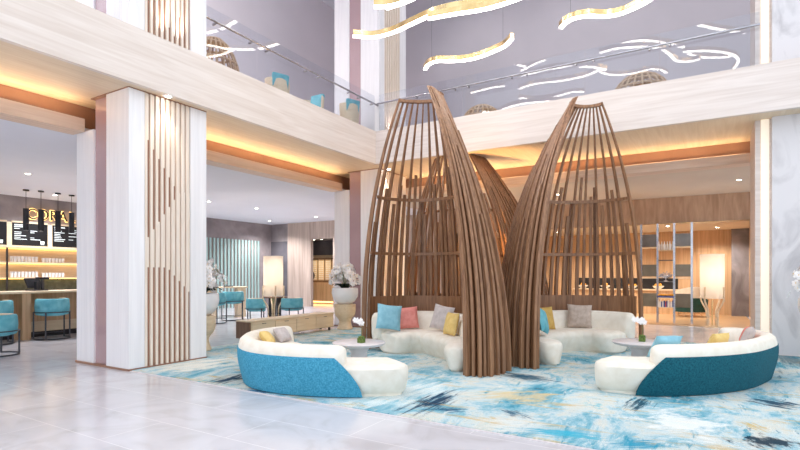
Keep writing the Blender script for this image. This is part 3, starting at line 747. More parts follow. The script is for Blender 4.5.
cush_px('beige grey cushion near the far arm of dark teal sofa', 'greyc', pt2, c2, 738, 6.95, w=.33, roll=0, s=.30, tilt=22)
cush_px('coral pink cushion at the bend of dark teal sofa', 'coral', pt2, c2, 760, 7.0, w=.33, roll=0, s=.28, tilt=22)

# ------------------------------------------------------------------ coffee tables with little orchids
def coffee_table(label, px, d):
    p = pd(px, d); t = thing('coffee_table', label, 'coffee table', (p.x, p.y, .014), 0, 'round coffee tables')
    obj('table_top', lathe([(0, .37), (.2, .372), (.335, .40), (.365, .425), (.368, .437), (.355, .445), (0, .445)], 48), 'stone', t, True)
    obj('pedestal', lathe([(0, 0), (.19, 0), (.195, .015), (.17, .08), (.12, .2), (.11, .3), (.15, .372), (0, .372)], 40), 'stone', t, True)
    return p
def mini_orchid(label, p, px_off):
    q = p + RT * px_off[0] + FW * px_off[1]
    t = thing('potted_orchid', label, 'plant', (q.x, q.y, .014 + .445), 0, 'small orchids on the coffee tables')
    obj('pot', bbox(-.042, .042, -.042, .042, 0, .07, .006), 'glassy' if 'glassy' in M else 'moss', t)
    bm = BM(); bmesh.ops.create_icosphere(bm, subdivisions=2, radius=.045)
    for v in bm.verts: v.co = Vector((v.co.x, v.co.y, v.co.z * .4 + .078))
    obj('moss_mound', bm, 'moss', t, True)
    obj('stem', tube(spline([(0, 0, .09), (.01, 0, .17), (.0, .01, .24), (-.03, .01, .29), (-.08, .0, .31)], 14), .004, 6), 'stem', t)
    bm = BM(); rnd = random.Random(3)
    for (x, z, s) in ((-.02, .28, .045), (-.06, .30, .045), (-.10, .305, .04), (.03, .27, .04), (.0, .31, .035)):
        add_flower(bm, Vector((x, -.01, z)), Vector((rnd.uniform(-.4, .4), -1, .1)), s, rnd.random())
    obj('blossoms', bm, 'petal', t)
def add_flower(bm, c, n, r, a0=0):
    n = n.normalized(); e1 = n.orthogonal().normalized(); e2 = n.cross(e1)
    for k in range(5):
        a = 2 * PI * (k / 5 + a0); d = e1 * math.cos(a) + e2 * math.sin(a); s = n.cross(d)
        w = r * (.52 if k % 2 else .42)
        vs = [c + n * .002, c + d * r * .45 + s * w + n * r * .12, c + d * r * .95 + s * w * .5, c + d * r + n * -r * .08, c + d * r * .95 - s * w * .5, c + d * r * .45 - s * w + n * r * .12]
        bm.faces.new([bm.verts.new(v) for v in vs])
tp = coffee_table('round pale stone coffee table beside the turquoise sofa', 359, 7.0)
mini_orchid('tiny white orchid in moss pot on the left coffee table', tp, (.04, -.1))
tp2 = coffee_table('round pale stone coffee table beside the dark teal sofa', 640, 7.05)
mini_orchid('tiny white orchid in moss pot on the right coffee table', tp2, (.02, -.02))

# ------------------------------------------------------------------ orchid planters
def planter(label_p, label_s, x, y, seed, z0=.014, n=170):
    sd = thing('planter_stool', label_s, 'stool', (x, y, z0), 0, 'round oak planter stools')
    obj('body', lathe([(0, 0), (.19, 0), (.20, .02), (.17, .1), (.15, .17), (.16, .24), (.24, .34), (.265, .42), (.27, .62), (.262, .63), (0, .63)], 36), 'lightoak', sd, True)
    t = thing('orchid_planter', label_p, 'plant', (x, y, z0 + .63), 0, 'white orchid planters')
    obj('bowl', lathe([(0, 0), (.16, 0), (.24, .06), (.31, .17), (.335, .28), (.325, .39), (.30, .41), (.285, .40), (.30, .33), (0, .33)], 40), 'white', t, True)
    obj('soil', lathe([(0, .35), (.2, .36), (.29, .345), (.29, .33), (0, .33)], 24), 'soil', t)
    rnd = random.Random(seed); bm = BM()
    for k in range(16):
        a = rnd.uniform(0, 2 * PI); L = rnd.uniform(.22, .36); w = rnd.uniform(.035, .055); d = Vector((math.cos(a), math.sin(a), 0)); s = Vector((-d.y, d.x, 0))
        rows = []
        for i in range(6):
            f = i / 5; p = d * (.05 + L * f) + Vector((0, 0, .36 + .16 * math.sin(f * 2.4))); ww = w * math.sin(PI * min(.97, .15 + .85 * f)) + .004
            rows.append([bm.verts.new(p - s * ww), bm.verts.new(p + Vector((0, 0, -.012))), bm.verts.new(p + s * ww)])
        grid_faces(bm, rows)
    obj('leaves', bm, 'leaf', t, True)
    bs, bf, bc = BM(), BM(), BM()
    for k in range(9):
        a = 2 * PI * k / 9 + rnd.uniform(-.3, .3); d = Vector((math.cos(a), math.sin(a), 0)); R = rnd.uniform(.22, .4); H = rnd.uniform(.72, 1.0)
        P = spline([Vector((0, 0, .36)), d * R * .2 + Vector((0, 0, H * .75)), d * R * .65 + Vector((0, 0, H)), d * R + Vector((0, 0, H * .86)), d * (R + .07) + Vector((0, 0, H * .66))], 20)
        tube(P, .005, 5, bs)
        for i in range(n // 9 + 2):
            f = 8 + int(11.9 * rnd.random()); p = P[min(f, 19)] + Vector((rnd.gauss(0, .045), rnd.gauss(0, .045), rnd.gauss(0, .05)))
            nn = (d * 1.0 + Vector((rnd.gauss(0, .6), rnd.gauss(0, .6), rnd.gauss(.1, .4)))); add_flower(bf, p, nn, rnd.uniform(.05, .075), rnd.random())
            nn.normalize(); bmesh.ops.create_icosphere(bc, subdivisions=1, radius=.008, matrix=Matrix.Translation(p + nn * .008))
    obj('stems', bs, 'stem', t); obj('blossoms', bf, 'petal', t); obj('flower_centres', bc, 'pollen', t)
p = pd(200, 9.15); planter('white orchids in round white bowl behind the entrance column', 'round oak planter stool behind the entrance column', p.x, p.y, 5)
p = pd(345, 12.72); planter('white orchids in round white bowl by the corner column', 'round oak planter stool by the corner column', p.x, p.y, 9)
p = pd(826, 7.5); planter('white orchids at the right edge before the marble column', 'round oak planter stool before the marble column', p.x, p.y, 21)

# ------------------------------------------------------------------ low bench credenza between the columns
b = thing('low_credenza', 'long low light oak credenza bench behind the turquoise sofa', 'cabinet', (-7.85, 7.2, .014))
obj('body', bbox(-.4, -.02, 0, 2.68, .08, .40), 'lightoak', b)
obj('top', bbox(-.42, .0, -.02, 2.70, .40, .43, .006), 'lightoak', b)
obj('end_panel', bbox(-.41, -.005, -.025, -.001, .06, .40), 'darkwood', b)
for k in range(4):
    y = .03 + k * .662
    dr = obj('drawer', bbox(-.02, .0, y, y + .64, .10, .385, .005), 'lightoak', b)
    obj('pull', bbox(0, .012, y + .27, y + .38, .35, .36), 'metal', dr)
for (x, y) in ((-.36, .1), (-.08, .1), (-.36, 2.6), (-.08, 2.6)): obj('leg', bbox(x - .02, x + .02, y - .02, y + .02, 0, .08), 'metal', b)

# ------------------------------------------------------------------ floor lamps
def floor_lamp(label, x, y):
    t = thing('floor_lamp', label, 'floor lamp', (x, y, 0), 0, 'tall drum floor lamps')
    obj('lamp_shade', lathe([(.275, .76), (.28, .76), (.28, 1.92), (.275, 1.92), (.275, .76)], 40), 'shade', t, True)
    obj('bulb', lathe([(0, 1.22), (.05, 1.25), (.07, 1.31), (.05, 1.37), (0, 1.4)], 16), 'bulb', t, True)
    obj('rod', lathe([(0, .05), (.014, .05), (.014, 1.22), (0, 1.22)], 10), 'brass', t)
    obj('shade_spider', bbox(-.275, .275, -.008, .008, .775, .79), 'brass', t)
    for k in range(4):
        a = PI / 4 + k * PI / 2 + .2; d = Vector((math.cos(a), math.sin(a), 0))
        P = spline([d * .30 + Vector((0, 0, 1.06)), d * .305 + Vector((0, 0, .85)), d * .30 + Vector((0, 0, .70)), d * .22 + Vector((0, 0, .55)), d * .16 + Vector((0, 0, .42)), d * .15 + Vector((0, 0, .2)), d * .16 + Vector((0, 0, .0))], 26)
        obj('leg', sweep(P, rrect(.045, .035, .01)), 'lightoak', t)
    obj('base_ring', lathe([(.13, .0), (.2, .0), (.2, .03), (.13, .03), (.13, 0)], 32), 'lightoak', t)
    point((x, y, 1.5), 8, (1, .96, .92), .05)
    point((x, y, 1.05), 3, (1, .96, .92), .05)
floor_lamp('tall drum floor lamp on bent oak legs behind the credenza at left', -10.74, 10.7)
floor_lamp('tall drum floor lamp on bent oak legs in front of the oak room at right', .21, 15.6)

# ------------------------------------------------------------------ drum chairs and stools
def drum_chair(name, label, cat, loc, rz, zt, zb_, group):
    t = thing(name, label, cat, loc, rz, group)
    R = .31; n = 40
    # back wraps the rear three quarters; open towards +y
    def arc(r, z, a0, a1, m=36): return [(r * math.cos(a0 + (a1 - a0) * k / m), r * math.sin(a0 + (a1 - a0) * k / m), z) for k in range(m + 1)]
    a0, a1 = PI * .80, PI * 2.20
    bm = BM(); rows = []
    for (r, z) in ((R - .02, zb_), (R, zb_ + .03), (R + .012, (zt + zb_) / 2), (R, zt - .03), (R - .02, zt - .004), (R - .06, zt), (R - .075, zt - .03), (R - .08, zb_ + .12), (R - .08, zb_)):
        rows.append([bm.verts.new(q) for q in arc(r, z, a0, a1)])
    grid_faces(bm, rows, True, False); bm.faces.new([r[0] for r in rows]); bm.faces.new([r[-1] for r in rows][::-1])
    obj('backrest', bm, 'chairteal', t, True)
    bm = BM(); rows = []
    for (r, z) in ((R - .085, zb_ + .13), (R - .085, zt - .004), (R - .072, zt + .004), (R - .06, zt + .004)):
        rows.append([bm.verts.new(q) for q in arc(r, z, a0 + .03, a1 - .03)])
    grid_faces(bm, rows); obj('inner_lining', bm, 'lightoak', t, True)
    sz = zb_ + .16
    obj('seat', lathe([(0, zb_ - .02), (R - .1, zb_ - .02), (R - .085, zb_), (R - .085, sz - .03), (R - .11, sz), (0, sz + .01)], 32), 'chairteal', t, True)
    ringz = zb_ + .06
    fr = obj('frame_band', tube(arc(R + .024, ringz, a0 - .1, a1 + .1), .011, 6), 'metal', t)
    for a in (PI * .86, PI * 1.25, PI * 1.75, PI * 2.14):
        x, y = (R + .024) * math.cos(a), (R + .024) * math.sin(a)
        obj('leg', tube([(x, y, ringz), (x, y, .3 * ringz), (x, y, .012)], .016, 8), 'metal', t)
    obj('floor_rail', tube(arc(R + .024, .012, PI * .86, PI * 2.14), .012, 8), 'metal', t)
    bm = BM(); a = PI * .86; b_ = PI * 2.14
    pa = Vector(((R + .024) * math.cos(a), (R + .024) * math.sin(a), .2 * zb_ + .02)); pb = Vector(((R + .024) * math.cos(b_), (R + .024) * math.sin(b_), .2 * zb_ + .02))
    obj('stretcher', tube([pa, pa.lerp(pb, .5), pb], .010, 8, bm), 'metal', t)
    return t
st0 = drum_chair('bar_stool', 'teal drum bar stool at the counter, right of the oak counter leg', 'stool', (-12.12, 5.5, 0), math.radians(90), .87, .52, 'teal drum bar stools')
dup(st0, (-12.12, 4.44, 0), math.radians(90), 'teal drum bar stool at the counter, left of the oak counter leg')
dup(st0, (-12.12, 6.52, 0), math.radians(90), 'teal drum bar stool at the counter, half hidden by the entrance column')
ch0 = drum_chair('tub_chair', 'low teal drum chair nearest the left edge of the bar floor', 'chair', (-10.45, 3.85, 0), math.radians(120), .70, .36, 'low teal drum chairs')
p = pd(257.5, 14.4); dup(ch0, (p.x, p.y, 0), math.radians(-50), 'low teal drum chair left of the left floor lamp')
p = pd(292, 14.7); dup(ch0, (p.x, p.y, 0), math.radians(75), 'low teal drum chair right of the left floor lamp')
p = pd(233, 15.4); dup(st0, (p.x, p.y, 0), math.radians(60), 'teal drum stool at the tall corner table, right one')
p = pd(214, 14.4); dup(st0, (p.x, p.y, 0), math.radians(20), 'teal drum stool at tall corner table, behind the orchids')
# tables for them
p = pd(275, 15.3)
t = thing('side_table', 'small round dark fluted table between the two low drum chairs', 'table', (p.x, p.y, 0))
obj('table_top', lathe([(0, .68), (.36, .68), (.37, .70), (.36, .72), (0, .72)], 32), 'darkwood', t, True)
bm = BM()
for k in range(20):
    a = 2 * PI * k / 20; lathe([(0, .03), (.02, .03), (.02, .68), (0, .68)], 8, bm, (.17 * math.cos(a), .17 * math.sin(a)))
obj('fluted_base', bm, 'black', t); obj('foot', lathe([(0, 0), (.22, 0), (.22, .03), (0, .03)], 28), 'black', t)
cup0 = lathe([(0, 0), (.03, 0), (.042, .06), (.044, .1), (.038, .1), (.036, .02), (0, .02)], 16)
tag(obj('cup', cup0, 'white', None, True, (p.x + .05, p.y - .1, .72)), 'white cup on the small dark fluted table', 'cup')
p = pd(226, 16.4)
t = thing('bar_table', 'tall oak bar table against the sage slat panel', 'table', (p.x, p.y, 0), math.radians(60))
obj('table_top', bbox(-.62, .62, -.35, .35, .95, .99, .008), 'lightoak', t)
for s in (-1, 1): obj('leg', bbox(s * .45 - .13, s * .45 + .13, -.25, .25, 0, .95), 'lightoak', t)
tag(obj('tray', bbox(-.14, .14, -.09, .09, 0, .03, .006), 'black', None, False, (p.x + .1, p.y, .99)), 'small black tray on the tall oak bar table', 'tray')

# ------------------------------------------------------------------ bar
bc = thing('bar_counter', 'long oak bar counter with thick pale top and recessed front', 'counter', (-12.25, 6.0, 0))
obj('counter_top', bbox(-.75, 0, -5.0, 2.7, .985, 1.03, .006), 'lightoak', bc)
obj('front_panel', bbox(-.7, -.42, -4.9, 2.6, .35, .985), 'oak', bc)
obj('lower_panel', bbox(-.66, -.44, -4.9, 2.6, .12, .35), 'lightoak', bc)
obj('kick_plate', bbox(-.66, -.46, -4.9, 2.6, 0, .12), 'black', bc)
for y in (-3.2, -1.0, 1.6): obj('end_leg', bbox(-.42, -.03, y, y + .16, 0, .985), 'oak', bc)
# till
p = at_X(37, 285, -12.75)
t = thing('cash_register', 'dark point of sale till on the bar counter', 'till', (-12.75, p.y, 1.03), math.radians(15))
obj('base', bbox(-.14, .14, -.16, .16, 0, .03, .006), 'black', t)
bm = bbox(-.015, .015, -.17, .17, 0, .24, .006); bm.transform(Matrix.Translation((-.05, 0, .06)) @ Matrix.Rotation(math.radians(-28), 4, 'Y')); obj('screen', bm, 'black', t)
bm = bbox(-.04, .04, -.035, .035, .02, .2); obj('stand', bm, 'metal', t)
bm = bbox(-.05, .05, -.13, .13, 0, .05, .008); bm.transform(Matrix.Translation((.06, .08, .25))); obj('customer_display', bm, 'black', t)
bm = bbox(-.02, .02, -.03, .03, .02, .26); bm.transform(Matrix.Translation((.06, .08, 0))); obj('display_post', bm, 'metal', t)
# back shelving
SX = WX + .01
sh = thing('bar_back_shelf', 'lit oak back bar shelving below the menu boards', 'shelving', (SX, 7.2, 0))
obj('back_panel', bbox(0, .02, -4.5, 2.5, 1.28, 2.2), 'lightoak', sh)
obj('backsplash', bbox(0, .03, -4.5, 2.5, .9, 1.28), 'green', sh)
obj('back_counter', bbox(0, .6, -4.5, 2.5, 0, .9), 'oak', sh)
for z in (1.31, 1.74): obj('shelf', bbox(.02, .33, -4.5, 2.5, z - .035, z), 'lightoak', sh)
obj('canopy', bbox(.02, .42, -4.5, 2.5, 2.13, 2.2), 'lightoak', sh)
for z in (2.125, 1.70, 1.27):
    obj('shelf_light', bbox(.06, .1, -4.4, 2.4, z - .012, z), 'shelfled', sh)
for y in (-.88, 1.3): obj('post', bbox(.30, .34, y, y + .04, .9, 2.13), 'metal', sh)
for i in range(5):
    y = 5.46 - 1.03 * 2 + i * 1.03
    mb = thing('menu_board', ['black menu board far left over the bar, outside view', 'black menu board left of the first visible oak divider', 'black menu board cut by the left picture edge', 'wide black menu board with a cup drawing, behind the pendants', 'black menu board partly hidden by the entrance column'][i], 'menu board', (SX + .02, y, 2.21), 0, 'menu boards over the bar')
    obj('panel', bbox(0, .05, .06, .97, 0, .65), 'board', mb)
    rnd = random.Random(i + 2); bm = BM()
    for k in range(9):
        zz = .58 - k * .05; L = rnd.uniform(.12, .34)
        if rnd.random() < .85: box(bm, .05, .053, .12, .12 + L, zz, zz + (.03 if k < 2 else .016))
        if rnd.random() < .7: box(bm, .05, .053, .52, .52 + rnd.uniform(.1, .26), zz, zz + .016)
    obj('chalk_lines', bm, 'chalk', mb)
    bm = BM(); lathe([(0, 0), (.045, 0), (.055, .1), (.05, .1), (0, .02)], 14, bm); bm.transform(Matrix.Translation((.052, .83, .05)) @ Matrix.Diagonal((.05, 1, 1, 1)))
    obj('cup_drawing', bm, 'chalk', mb)
    obj('top_rail', bbox(0, .06, .06, .97, .652, .70), 'lightoak', mb)
    obj('divider', bbox(0, .06, -.06, .06, -.01, .66), 'lightoak', mb)
# white cups on the two shelves
cm = None
for z, lab in ((1.74, 'white cup standing in the row on the upper bar shelf'), (1.31, 'white cup standing in the row on the lower bar shelf')):
    for k in range(15):
        y0 = 6.5 + k * .088 + (.09 if k >= 8 else 0); s = 1 if k < 8 else .8
        if cm is None:
            cm = obj('cup', lathe([(0, 0), (.034, 0), (.04, .08), (.042, .16), (.037, .16), (.034, .02), (0, .02)], 14), 'white', None, True); o = cm
        else:
            o = cm.copy(); COL.objects.link(o)
        o.location = (SX + .18, y0, z); o.scale = (1, 1, s)
        tag(o, lab, 'cup', 'white cups on the upper shelf' if z > 1.5 else 'white cups on the lower shelf')
# shop sign
sg = thing('shop_sign', 'halo-lit dark letters CORAL on the concrete wall above the bar', 'sign', (WX + .06, 6.92, 3.0))
def letter_mesh(ch, size, ext, off):
    cu = bpy.data.curves.new('letter', 'FONT'); cu.body = ch; cu.size = size; cu.extrude = ext; cu.offset = off
    o = bpy.data.objects.new('letter', cu); COL.objects.link(o)
    dg = bpy.context.evaluated_depsgraph_get(); me = bpy.data.meshes.new_from_object(o.evaluated_get(dg))
    w = max(v.co.x for v in me.vertices) - min(v.co.x for v in me.vertices)
    COL.objects.unlink(o); bpy.data.objects.remove(o); return me, w
ypos = 0
for ch in 'CORAL':
    me, w = letter_mesh(ch, .44, .012, 0); me.materials.append(M['black'])
    o = bpy.data.objects.new('letter', me); COL.objects.link(o); o.parent = sg; o.rotation_euler = (PI / 2, 0, PI / 2); o.location = (.02, ypos, 0); o.scale = (.82, 1, 1)
    me2, _ = letter_mesh(ch, .44, .012, .016); me2.materials.append(M['halo'])
    h = bpy.data.objects.new('halo', me2); COL.objects.link(h); h.parent = o; h.location = (0, 0, -.028)
    ypos += w * .82 + .055
# pendants
pm = None
for i, (x, y, lab) in enumerate(((26, 189.6, 'black tube pendant light left of the C of the sign'), (41, 190.8, 'black tube pendant light in front of the O of the sign'), (58, 193, 'black tube pendant light in front of the R of the sign'), (71.6, 195, 'black tube pendant light beside the entrance column'))):
    p = at_z(x, y, ZC)
    if pm is None:
        pm = thing('pendant_light', lab, 'pendant light', (p.x, p.y, ZC), 0, 'black tube pendants over the bar')
        obj('ceiling_rose', lathe([(0, 0), (.07, 0), (.07, -.035), (0, -.035)], 20), 'black', pm)
        obj('cable', lathe([(0, -.03), (.006, -.03), (.006, -.5), (0, -.5)], 8), 'black', pm)
        obj('tube', lathe([(0, -.5), (.068, -.5), (.068, -1.08), (.055, -1.08), (.055, -.6), (0, -.6)], 24), 'black', pm, True)
        obj('lamp', lathe([(0, -1.06), (.054, -1.06), (.054, -1.05), (0, -1.05)], 20), 'lens', pm)
    else: dup(pm, (p.x, p.y, ZC), None, lab)
    spot((p.x, p.y, ZC - 1.1), 25, (1, .85, .65), 90)

# hanging tube by the entrance column, over the corner tables
p = pd(203, 13.5)
dup(pm, (p.x, p.y, ZC), None, 'black tube pendant light half hidden behind the entrance column')

# ------------------------------------------------------------------ lit cabinet in the passage
cb = thing('display_cabinet', 'warm lit wooden display cabinet seen through the far doorway', 'cabinet', (-15.75, WY + 1.85, 0))
obj('base', bbox(-.5, 1.1, 0, .3, .12, 1.0), 'oak', cb); obj('plinth_light', bbox(-.5, 1.1, .02, .1, .05, .12), 'warmglow', cb)
obj('back', bbox(-.5, 1.1, .28, .3, 1.0, 2.3), 'lightoak', cb)
for k in range(4):
    x = -.45 + k * .42
    f = obj('lattice_door', bbox(x, x + .36, .22, .26, 1.0, 2.15), 'lightoak', cb)
    bm = BM()
    for i in range(3):
        for j in range(9): box(bm, x + .05 + i * .09, x + .11 + i * .09, .21, .222, 1.15 + j * .1, 1.2 + j * .1)
    obj('lattice', bm, 'white', f); obj('door_edge', bbox(x - .03, x, .2, .27, 1.0, 2.15), 'darkwood', f); obj('cap', bbox(x, x + .36, .2, .27, 2.1, 2.16), 'darkwood', f)
    obj('foot_panel', bbox(x, x + .36, .2, .27, 1.0, 1.1), 'darkwood', f)
tag(obj('dark_vase', lathe([(0, 0), (.06, 0), (.05, .1), (.14, .2), (.17, .34), (.12, .48), (.05, .54), (0, .54)], 24), 'black', None, True, (-15.9, WY + 1.72, 1.0)), 'round dark disc ornament in the lit passage cabinet', 'ornament')
bpy.data.objects['dark_vase'].location.y = WY + 1.7
bpy.data.objects['dark_vase'].name = 'ornament'
for x in (-16.0, -15.55, -15.1):
    downlight('tiny downlight in the passage ceiling behind the doorway', (x, WY + 1.5, 3.0), 90, 80, (1, .74, .45))

# ------------------------------------------------------------------ open shelf screen on the right
YE = 16.35
px4 = [641.3, 657.6, 674.2, 691.8]; xs4 = [at_Y(x, 280, YE).x for x in px4]
et = thing('open_shelf', 'open floor to ceiling shelf screen with steel posts and smoked panels', 'shelf', (xs4[0], YE, .006))
X4 = [x - xs4[0] for x in xs4]
def zy(y, x=667): r = ray(x, y); return EYE + r.z * YE / r.y - .006
for x in X4: obj('post', bbox(x - .028, x + .028, -.028, .028, 0, 2.85), 'chrome', et)
for a, b_ in ((0, 1), (2, 3)):
    for (y0, y1, m_) in ((234, 246.5, 'smoke'), (264.5, 276.5, 'smokeb'), (293.5, 307, 'smokeb')):
        obj('panel', bbox(X4[a] + .03, X4[b_] - .03, -.01, .01, zy(y1), zy(y0)), m_, et)
    for y in (247, 277.5): obj('shelf', bbox(X4[a] + .03, X4[b_] - .03, -.15, .15, zy(y) - .03, zy(y)), 'lightoak', et)
sz = {}
for y in (250, 260, 281.5, 297.5, 307):
    z = zy(y); sz[y] = z + .006; obj('shelf', bbox(X4[1] + .03, X4[2] - .03, -.15, .15, z - .022, z), 'metal' if y in (260, 281.5) else 'lightoak', et)
# things on it
xm = (xs4[1] + xs4[2]) / 2
bot = None
for k in range(6):
    if bot is None: bot = obj('bottle', lathe([(0, 0), (.03, 0), (.033, .02), (.033, .15), (.014, .19), (.012, .25), (0, .25)], 14), 'white', None, True); o = bot
    else: o = bot.copy(); COL.objects.link(o)
    o.location = (xm - .175 + k * .07, YE + (.03 if k % 2 else -.03), sz[250])
    tag(o, 'slim white bottle vase in the row on top shelf of steel screen', 'vase', 'white bottle vases on the top shelf')
cs = thing('coral_ornament', 'silver branching coral ornament on the middle shelf of steel screen', 'ornament', (xm, YE, sz[281.5]))
obj('base', lathe([(0, 0), (.07, 0), (.06, .02), (.015, .03), (.012, .1), (0, .1)], 18), 'chrome', cs, True)
bm = BM(); rnd = random.Random(4)
for k in range(16):
    a = PI * (k + .5) / 16; d = Vector((math.cos(a), rnd.uniform(-.25, .25), .25 + .75 * math.sin(a) * .7)).normalized(); L = rnd.uniform(.14, .21)
    tube([Vector((0, 0, .09)), d * L * .5 + Vector((0, 0, .09)), d * L + Vector((0, rnd.uniform(-.02, .02), .09))], .009, 6, bm)
    bmesh.ops.create_icosphere(bm, subdivisions=1, radius=.022, matrix=Matrix.Translation(d * L + Vector((0, 0, .09))))
obj('branches', bm, 'chrome', cs, True)
tr = thing('fruit_tray', 'blue tray of orange fruit on a shelf of the steel screen', 'tray', (xm, YE, sz[297.5]))
obj('tray', bbox(-.21, .21, -.12, .12, 0, .04, .006), 'blue', tr)
fo = None
for k in range(7):
    if fo is None:
        bm = BM(); bmesh.ops.create_icosphere(bm, subdivisions=2, radius=.036); fo = obj('fruit', bm, 'orange', None, True); o = fo
    else: o = fo.copy(); COL.objects.link(o)
    o.location = (xm - .17 + k * .056, YE + (.04 if k % 2 else -.035), sz[297.5] + .04 + .034)
    tag(o, 'orange fruit lying in the blue tray on steel shelf screen', 'fruit', 'oranges in the blue tray')
rnd = random.Random(8); x = xm - .2; bk = 0
while x < xm + .18:
    w = rnd.uniform(.02, .04); h = rnd.uniform(.15, .215); m_ = rnd.choice(['paper', 'paper', 'red', 'blue', 'greyc'])
    o = obj('book', bbox(0, w, -.08, .08, 0, h, .002), m_, None, False, (x, YE, sz[307])); x += w + .003; bk += 1
    cn = {'paper': 'white', 'red': 'red', 'blue': 'blue', 'greyc': 'grey'}[m_]
    tag(o, cn + ' spined book upright on the lowest shelf of steel screen', 'book', cn + ' books on the lowest shelf')
# back-room niche with food counter
nz = thing('buffet_counter', 'dark buffet niche with oak counter on the back oak wall', 'counter', (-2.6, YB, 0))
obj('cabinet', bbox(-1.6, 1.85, -.55, -.02, 0, .82), 'oak', nz); obj('worktop', bbox(-1.62, 1.87, -.6, -.02, .82, .86), 'lightoak', nz)
obj('splashback', bbox(-1.6, 1.85, -.03, -.005, .86, 1.25), 'black', nz)
for i, x in enumerate((-3.9, -3.1, -2.2, -1.35)):
    tb = thing('fruit_bowl', 'white bowl heaped with yellow fruit on the dark buffet counter', 'bowl', (x, YB - .32, .86), 0, 'fruit bowls on the buffet')
    obj('bowl', lathe([(0, 0), (.07, 0), (.17, .08), (.19, .12), (.18, .12), (.06, .03), (0, .03)], 24), 'white', tb, True)
    bm = BM(); rr = random.Random(i)
    for k in range(12): bmesh.ops.create_icosphere(bm, subdivisions=2, radius=.045, matrix=Matrix.Translation((rr.uniform(-.1, .1), rr.uniform(-.1, .1), .1 + rr.uniform(0, .07))))
    f = obj('fruit_heap', bm, 'orange', tb, True); f['kind'] = 'stuff'
# oval lounge chair in the back room
p = pd(690, 16.6)
lc = thing('lounge_chair', 'round lounge chair, cream inside and dark green shell, behind the shelf screen', 'armchair', (p.x, p.y, .006), math.radians(25))
def scoop(R, z0, z1, m_, name, th, a0, a1, lean):
    bm = BM(); sides = []
    for s in (0, 1):
        rr = []
        for i in range(9):
            f = i / 8; row = []
            for k in range(29):
                a = a0 + (a1 - a0) * k / 28; e = math.sin(PI * k / 28) ** .5; z = z0 + (z1 - z0) * f * (.35 + .65 * e)
                r = (R + lean * f) - (th if s else 0); row.append(bm.verts.new((r * math.cos(a), r * math.sin(a), z)))
            rr.append(row)
        sides.append(rr); grid_faces(bm, rr)
    grid_faces(bm, [sides[0][-1], sides[1][-1]]); grid_faces(bm, [sides[0][0], sides[1][0]])
    for q in (0, -1): grid_faces(bm, [[r[q] for r in sides[0]], [r[q] for r in sides[1]]])
    obj(name, bm, m_, lc, True)
scoop(.47, .16, .62, 'darkgreen', 'shell', .03, PI * .95, PI * 2.05, .05)
scoop(.485, .5, .98, 'cream', 'backrest', .12, PI * 1.0, PI * 2.0, .04)
obj('seat', lathe([(0, .16), (.42, .16), (.435, .2), (.435, .38), (.4, .42), (0, .43)], 32), 'cream', lc, True)
for k in range(4):
    a = PI / 4 + k * PI / 2; obj('leg', tube([(.3 * math.cos(a), .3 * math.sin(a), .17), (.34 * math.cos(a), .34 * math.sin(a), .08), (.38 * math.cos(a), .38 * math.sin(a), .0)], .014, 8), 'lightoak', lc)

# ------------------------------------------------------------------ mezzanine furniture
ZM = 4.7
def mezz_chair(label, px, X, rz):
    p = at_X(px, 90, X)
    t = thing('dining_chair', label, 'chair', (p.x, p.y, ZM), rz, 'balcony dining chairs')
    bm = BM(); rows = []
    for z, r in ((.42, .24), (.6, .27), (.9, .29), (.93, .27), (.9, .255), (.6, .235), (.42, .21)):
        rows.append([bm.verts.new((r * math.cos(PI + PI * k / 16), r * .8 * math.sin(PI + PI * k / 16), z)) for k in range(17)])
    grid_faces(bm, rows, True, False); bm.faces.new([r[0] for r in rows]); bm.faces.new([r[-1] for r in rows][::-1])
    obj('backrest', bm, 'rattan' if False else 'lightoak', t, True)
    obj('seat', bbox(-.25, .25, -.18, .27, .40, .46, .02), 'cream', t)
    bm = bbox(-.19, .19, -.05, .05, 0, .44, .03); bm.transform(Matrix.Translation((0, -.1, .6)) @ Matrix.Rotation(.2, 4, 'X')); obj('back_cushion', bm, 'chairteal', t, True)
    for x in (-.2, .2):
        for y in (-.14, .22): obj('leg', tube([(x, y, .41), (x * 1.05, y * 1.05, .2), (x * 1.1, y * 1.1, 0)], .015, 8), 'lightoak', t)
mezz_chair('cream and teal balcony chair nearest the entrance column', 277, -8.0, math.radians(70))
mezz_chair('cream and teal balcony chair in the middle behind the left glass', 313, -8.0, math.radians(180))
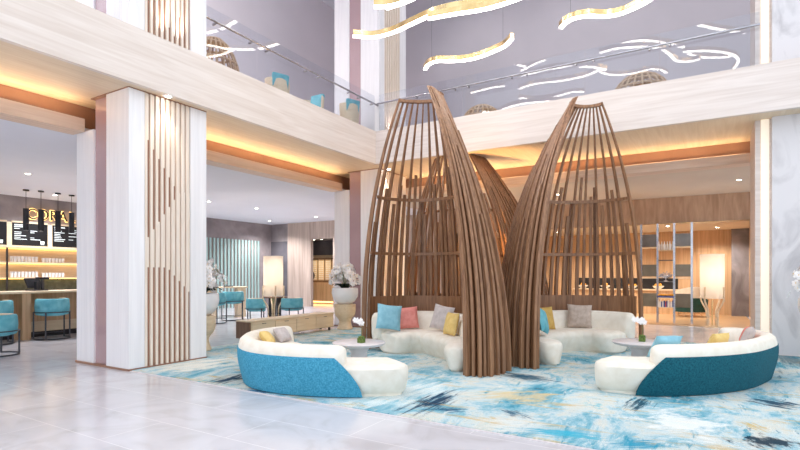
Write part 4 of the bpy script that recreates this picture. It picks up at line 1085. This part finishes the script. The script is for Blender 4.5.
mezz_chair('cream and teal balcony chair closest to the corner column', 349, -7.62, math.radians(70))
def rattan(label, x, y, R, H):
    t = thing('rattan_chair', label, 'armchair', (x, y, ZM), 0, 'rattan balcony chairs')
    bm = BM()
    for k in range(22):
        a = 2 * PI * k / 22; d = Vector((math.cos(a), math.sin(a), 0))
        tube([d * R * math.cos(q) * (1 if True else 0) + Vector((0, 0, .3 + (H - .3) * math.sin(q))) for q in [PI / 2 * .97 * i / 10 for i in range(11)]], .02, 6, bm)
    obj('woven_ribs', bm, 'rattan', t)
    bm = BM()
    for j in range(6):
        q = PI / 2 * j / 6.3; rr = R * math.cos(q); z = .3 + (H - .3) * math.sin(q)
        sweep([(rr * math.cos(2 * PI * k / 32), rr * math.sin(2 * PI * k / 32), z) for k in range(32)], circ(.022, 6), bm=bm, closed=True)
    obj('hoops', bm, 'rattan', t)
    obj('seat', lathe([(0, 0), (R * .6, 0), (R * .75, .25), (R * .85, .32), (0, .38)], 28), 'cream', t, True)
p = at_X(214, 55, -8.15); rattan('round woven rattan chair at the left balcony behind the entrance column', p.x, p.y, .5, 1.28)
p = at_Y(641, 80, 11.9); rattan('large woven rattan dome chair behind right balcony glass', p.x, p.y, .62, .98)
p = at_Y(482, 110, 11.9); rattan('low woven rattan chair behind the left pod tip', p.x, p.y, .55, .92)

# ------------------------------------------------------------------ light
w = bpy.data.worlds.new('daylight'); S.world = w; w.use_nodes = True
bg = w.node_tree.nodes['Background']; bg.inputs['Color'].default_value = (.88, .93, 1.0, 1); bg.inputs['Strength'].default_value = 1.3
S.view_settings.view_transform = 'Standard'; S.view_settings.look = 'None'; S.view_settings.gamma = 1; S.view_settings.use_curve_mapping = False
S.view_settings.exposure = .27
S.cycles.use_denoising = True
S.cycles.max_bounces = 10; S.cycles.diffuse_bounces = 6; S.cycles.glossy_bounces = 5; S.cycles.transparent_max_bounces = 16; S.cycles.transmission_bounces = 6
S.cycles.sample_clamp_indirect = 6; S.cycles.caustics_reflective = False; S.cycles.caustics_refractive = False
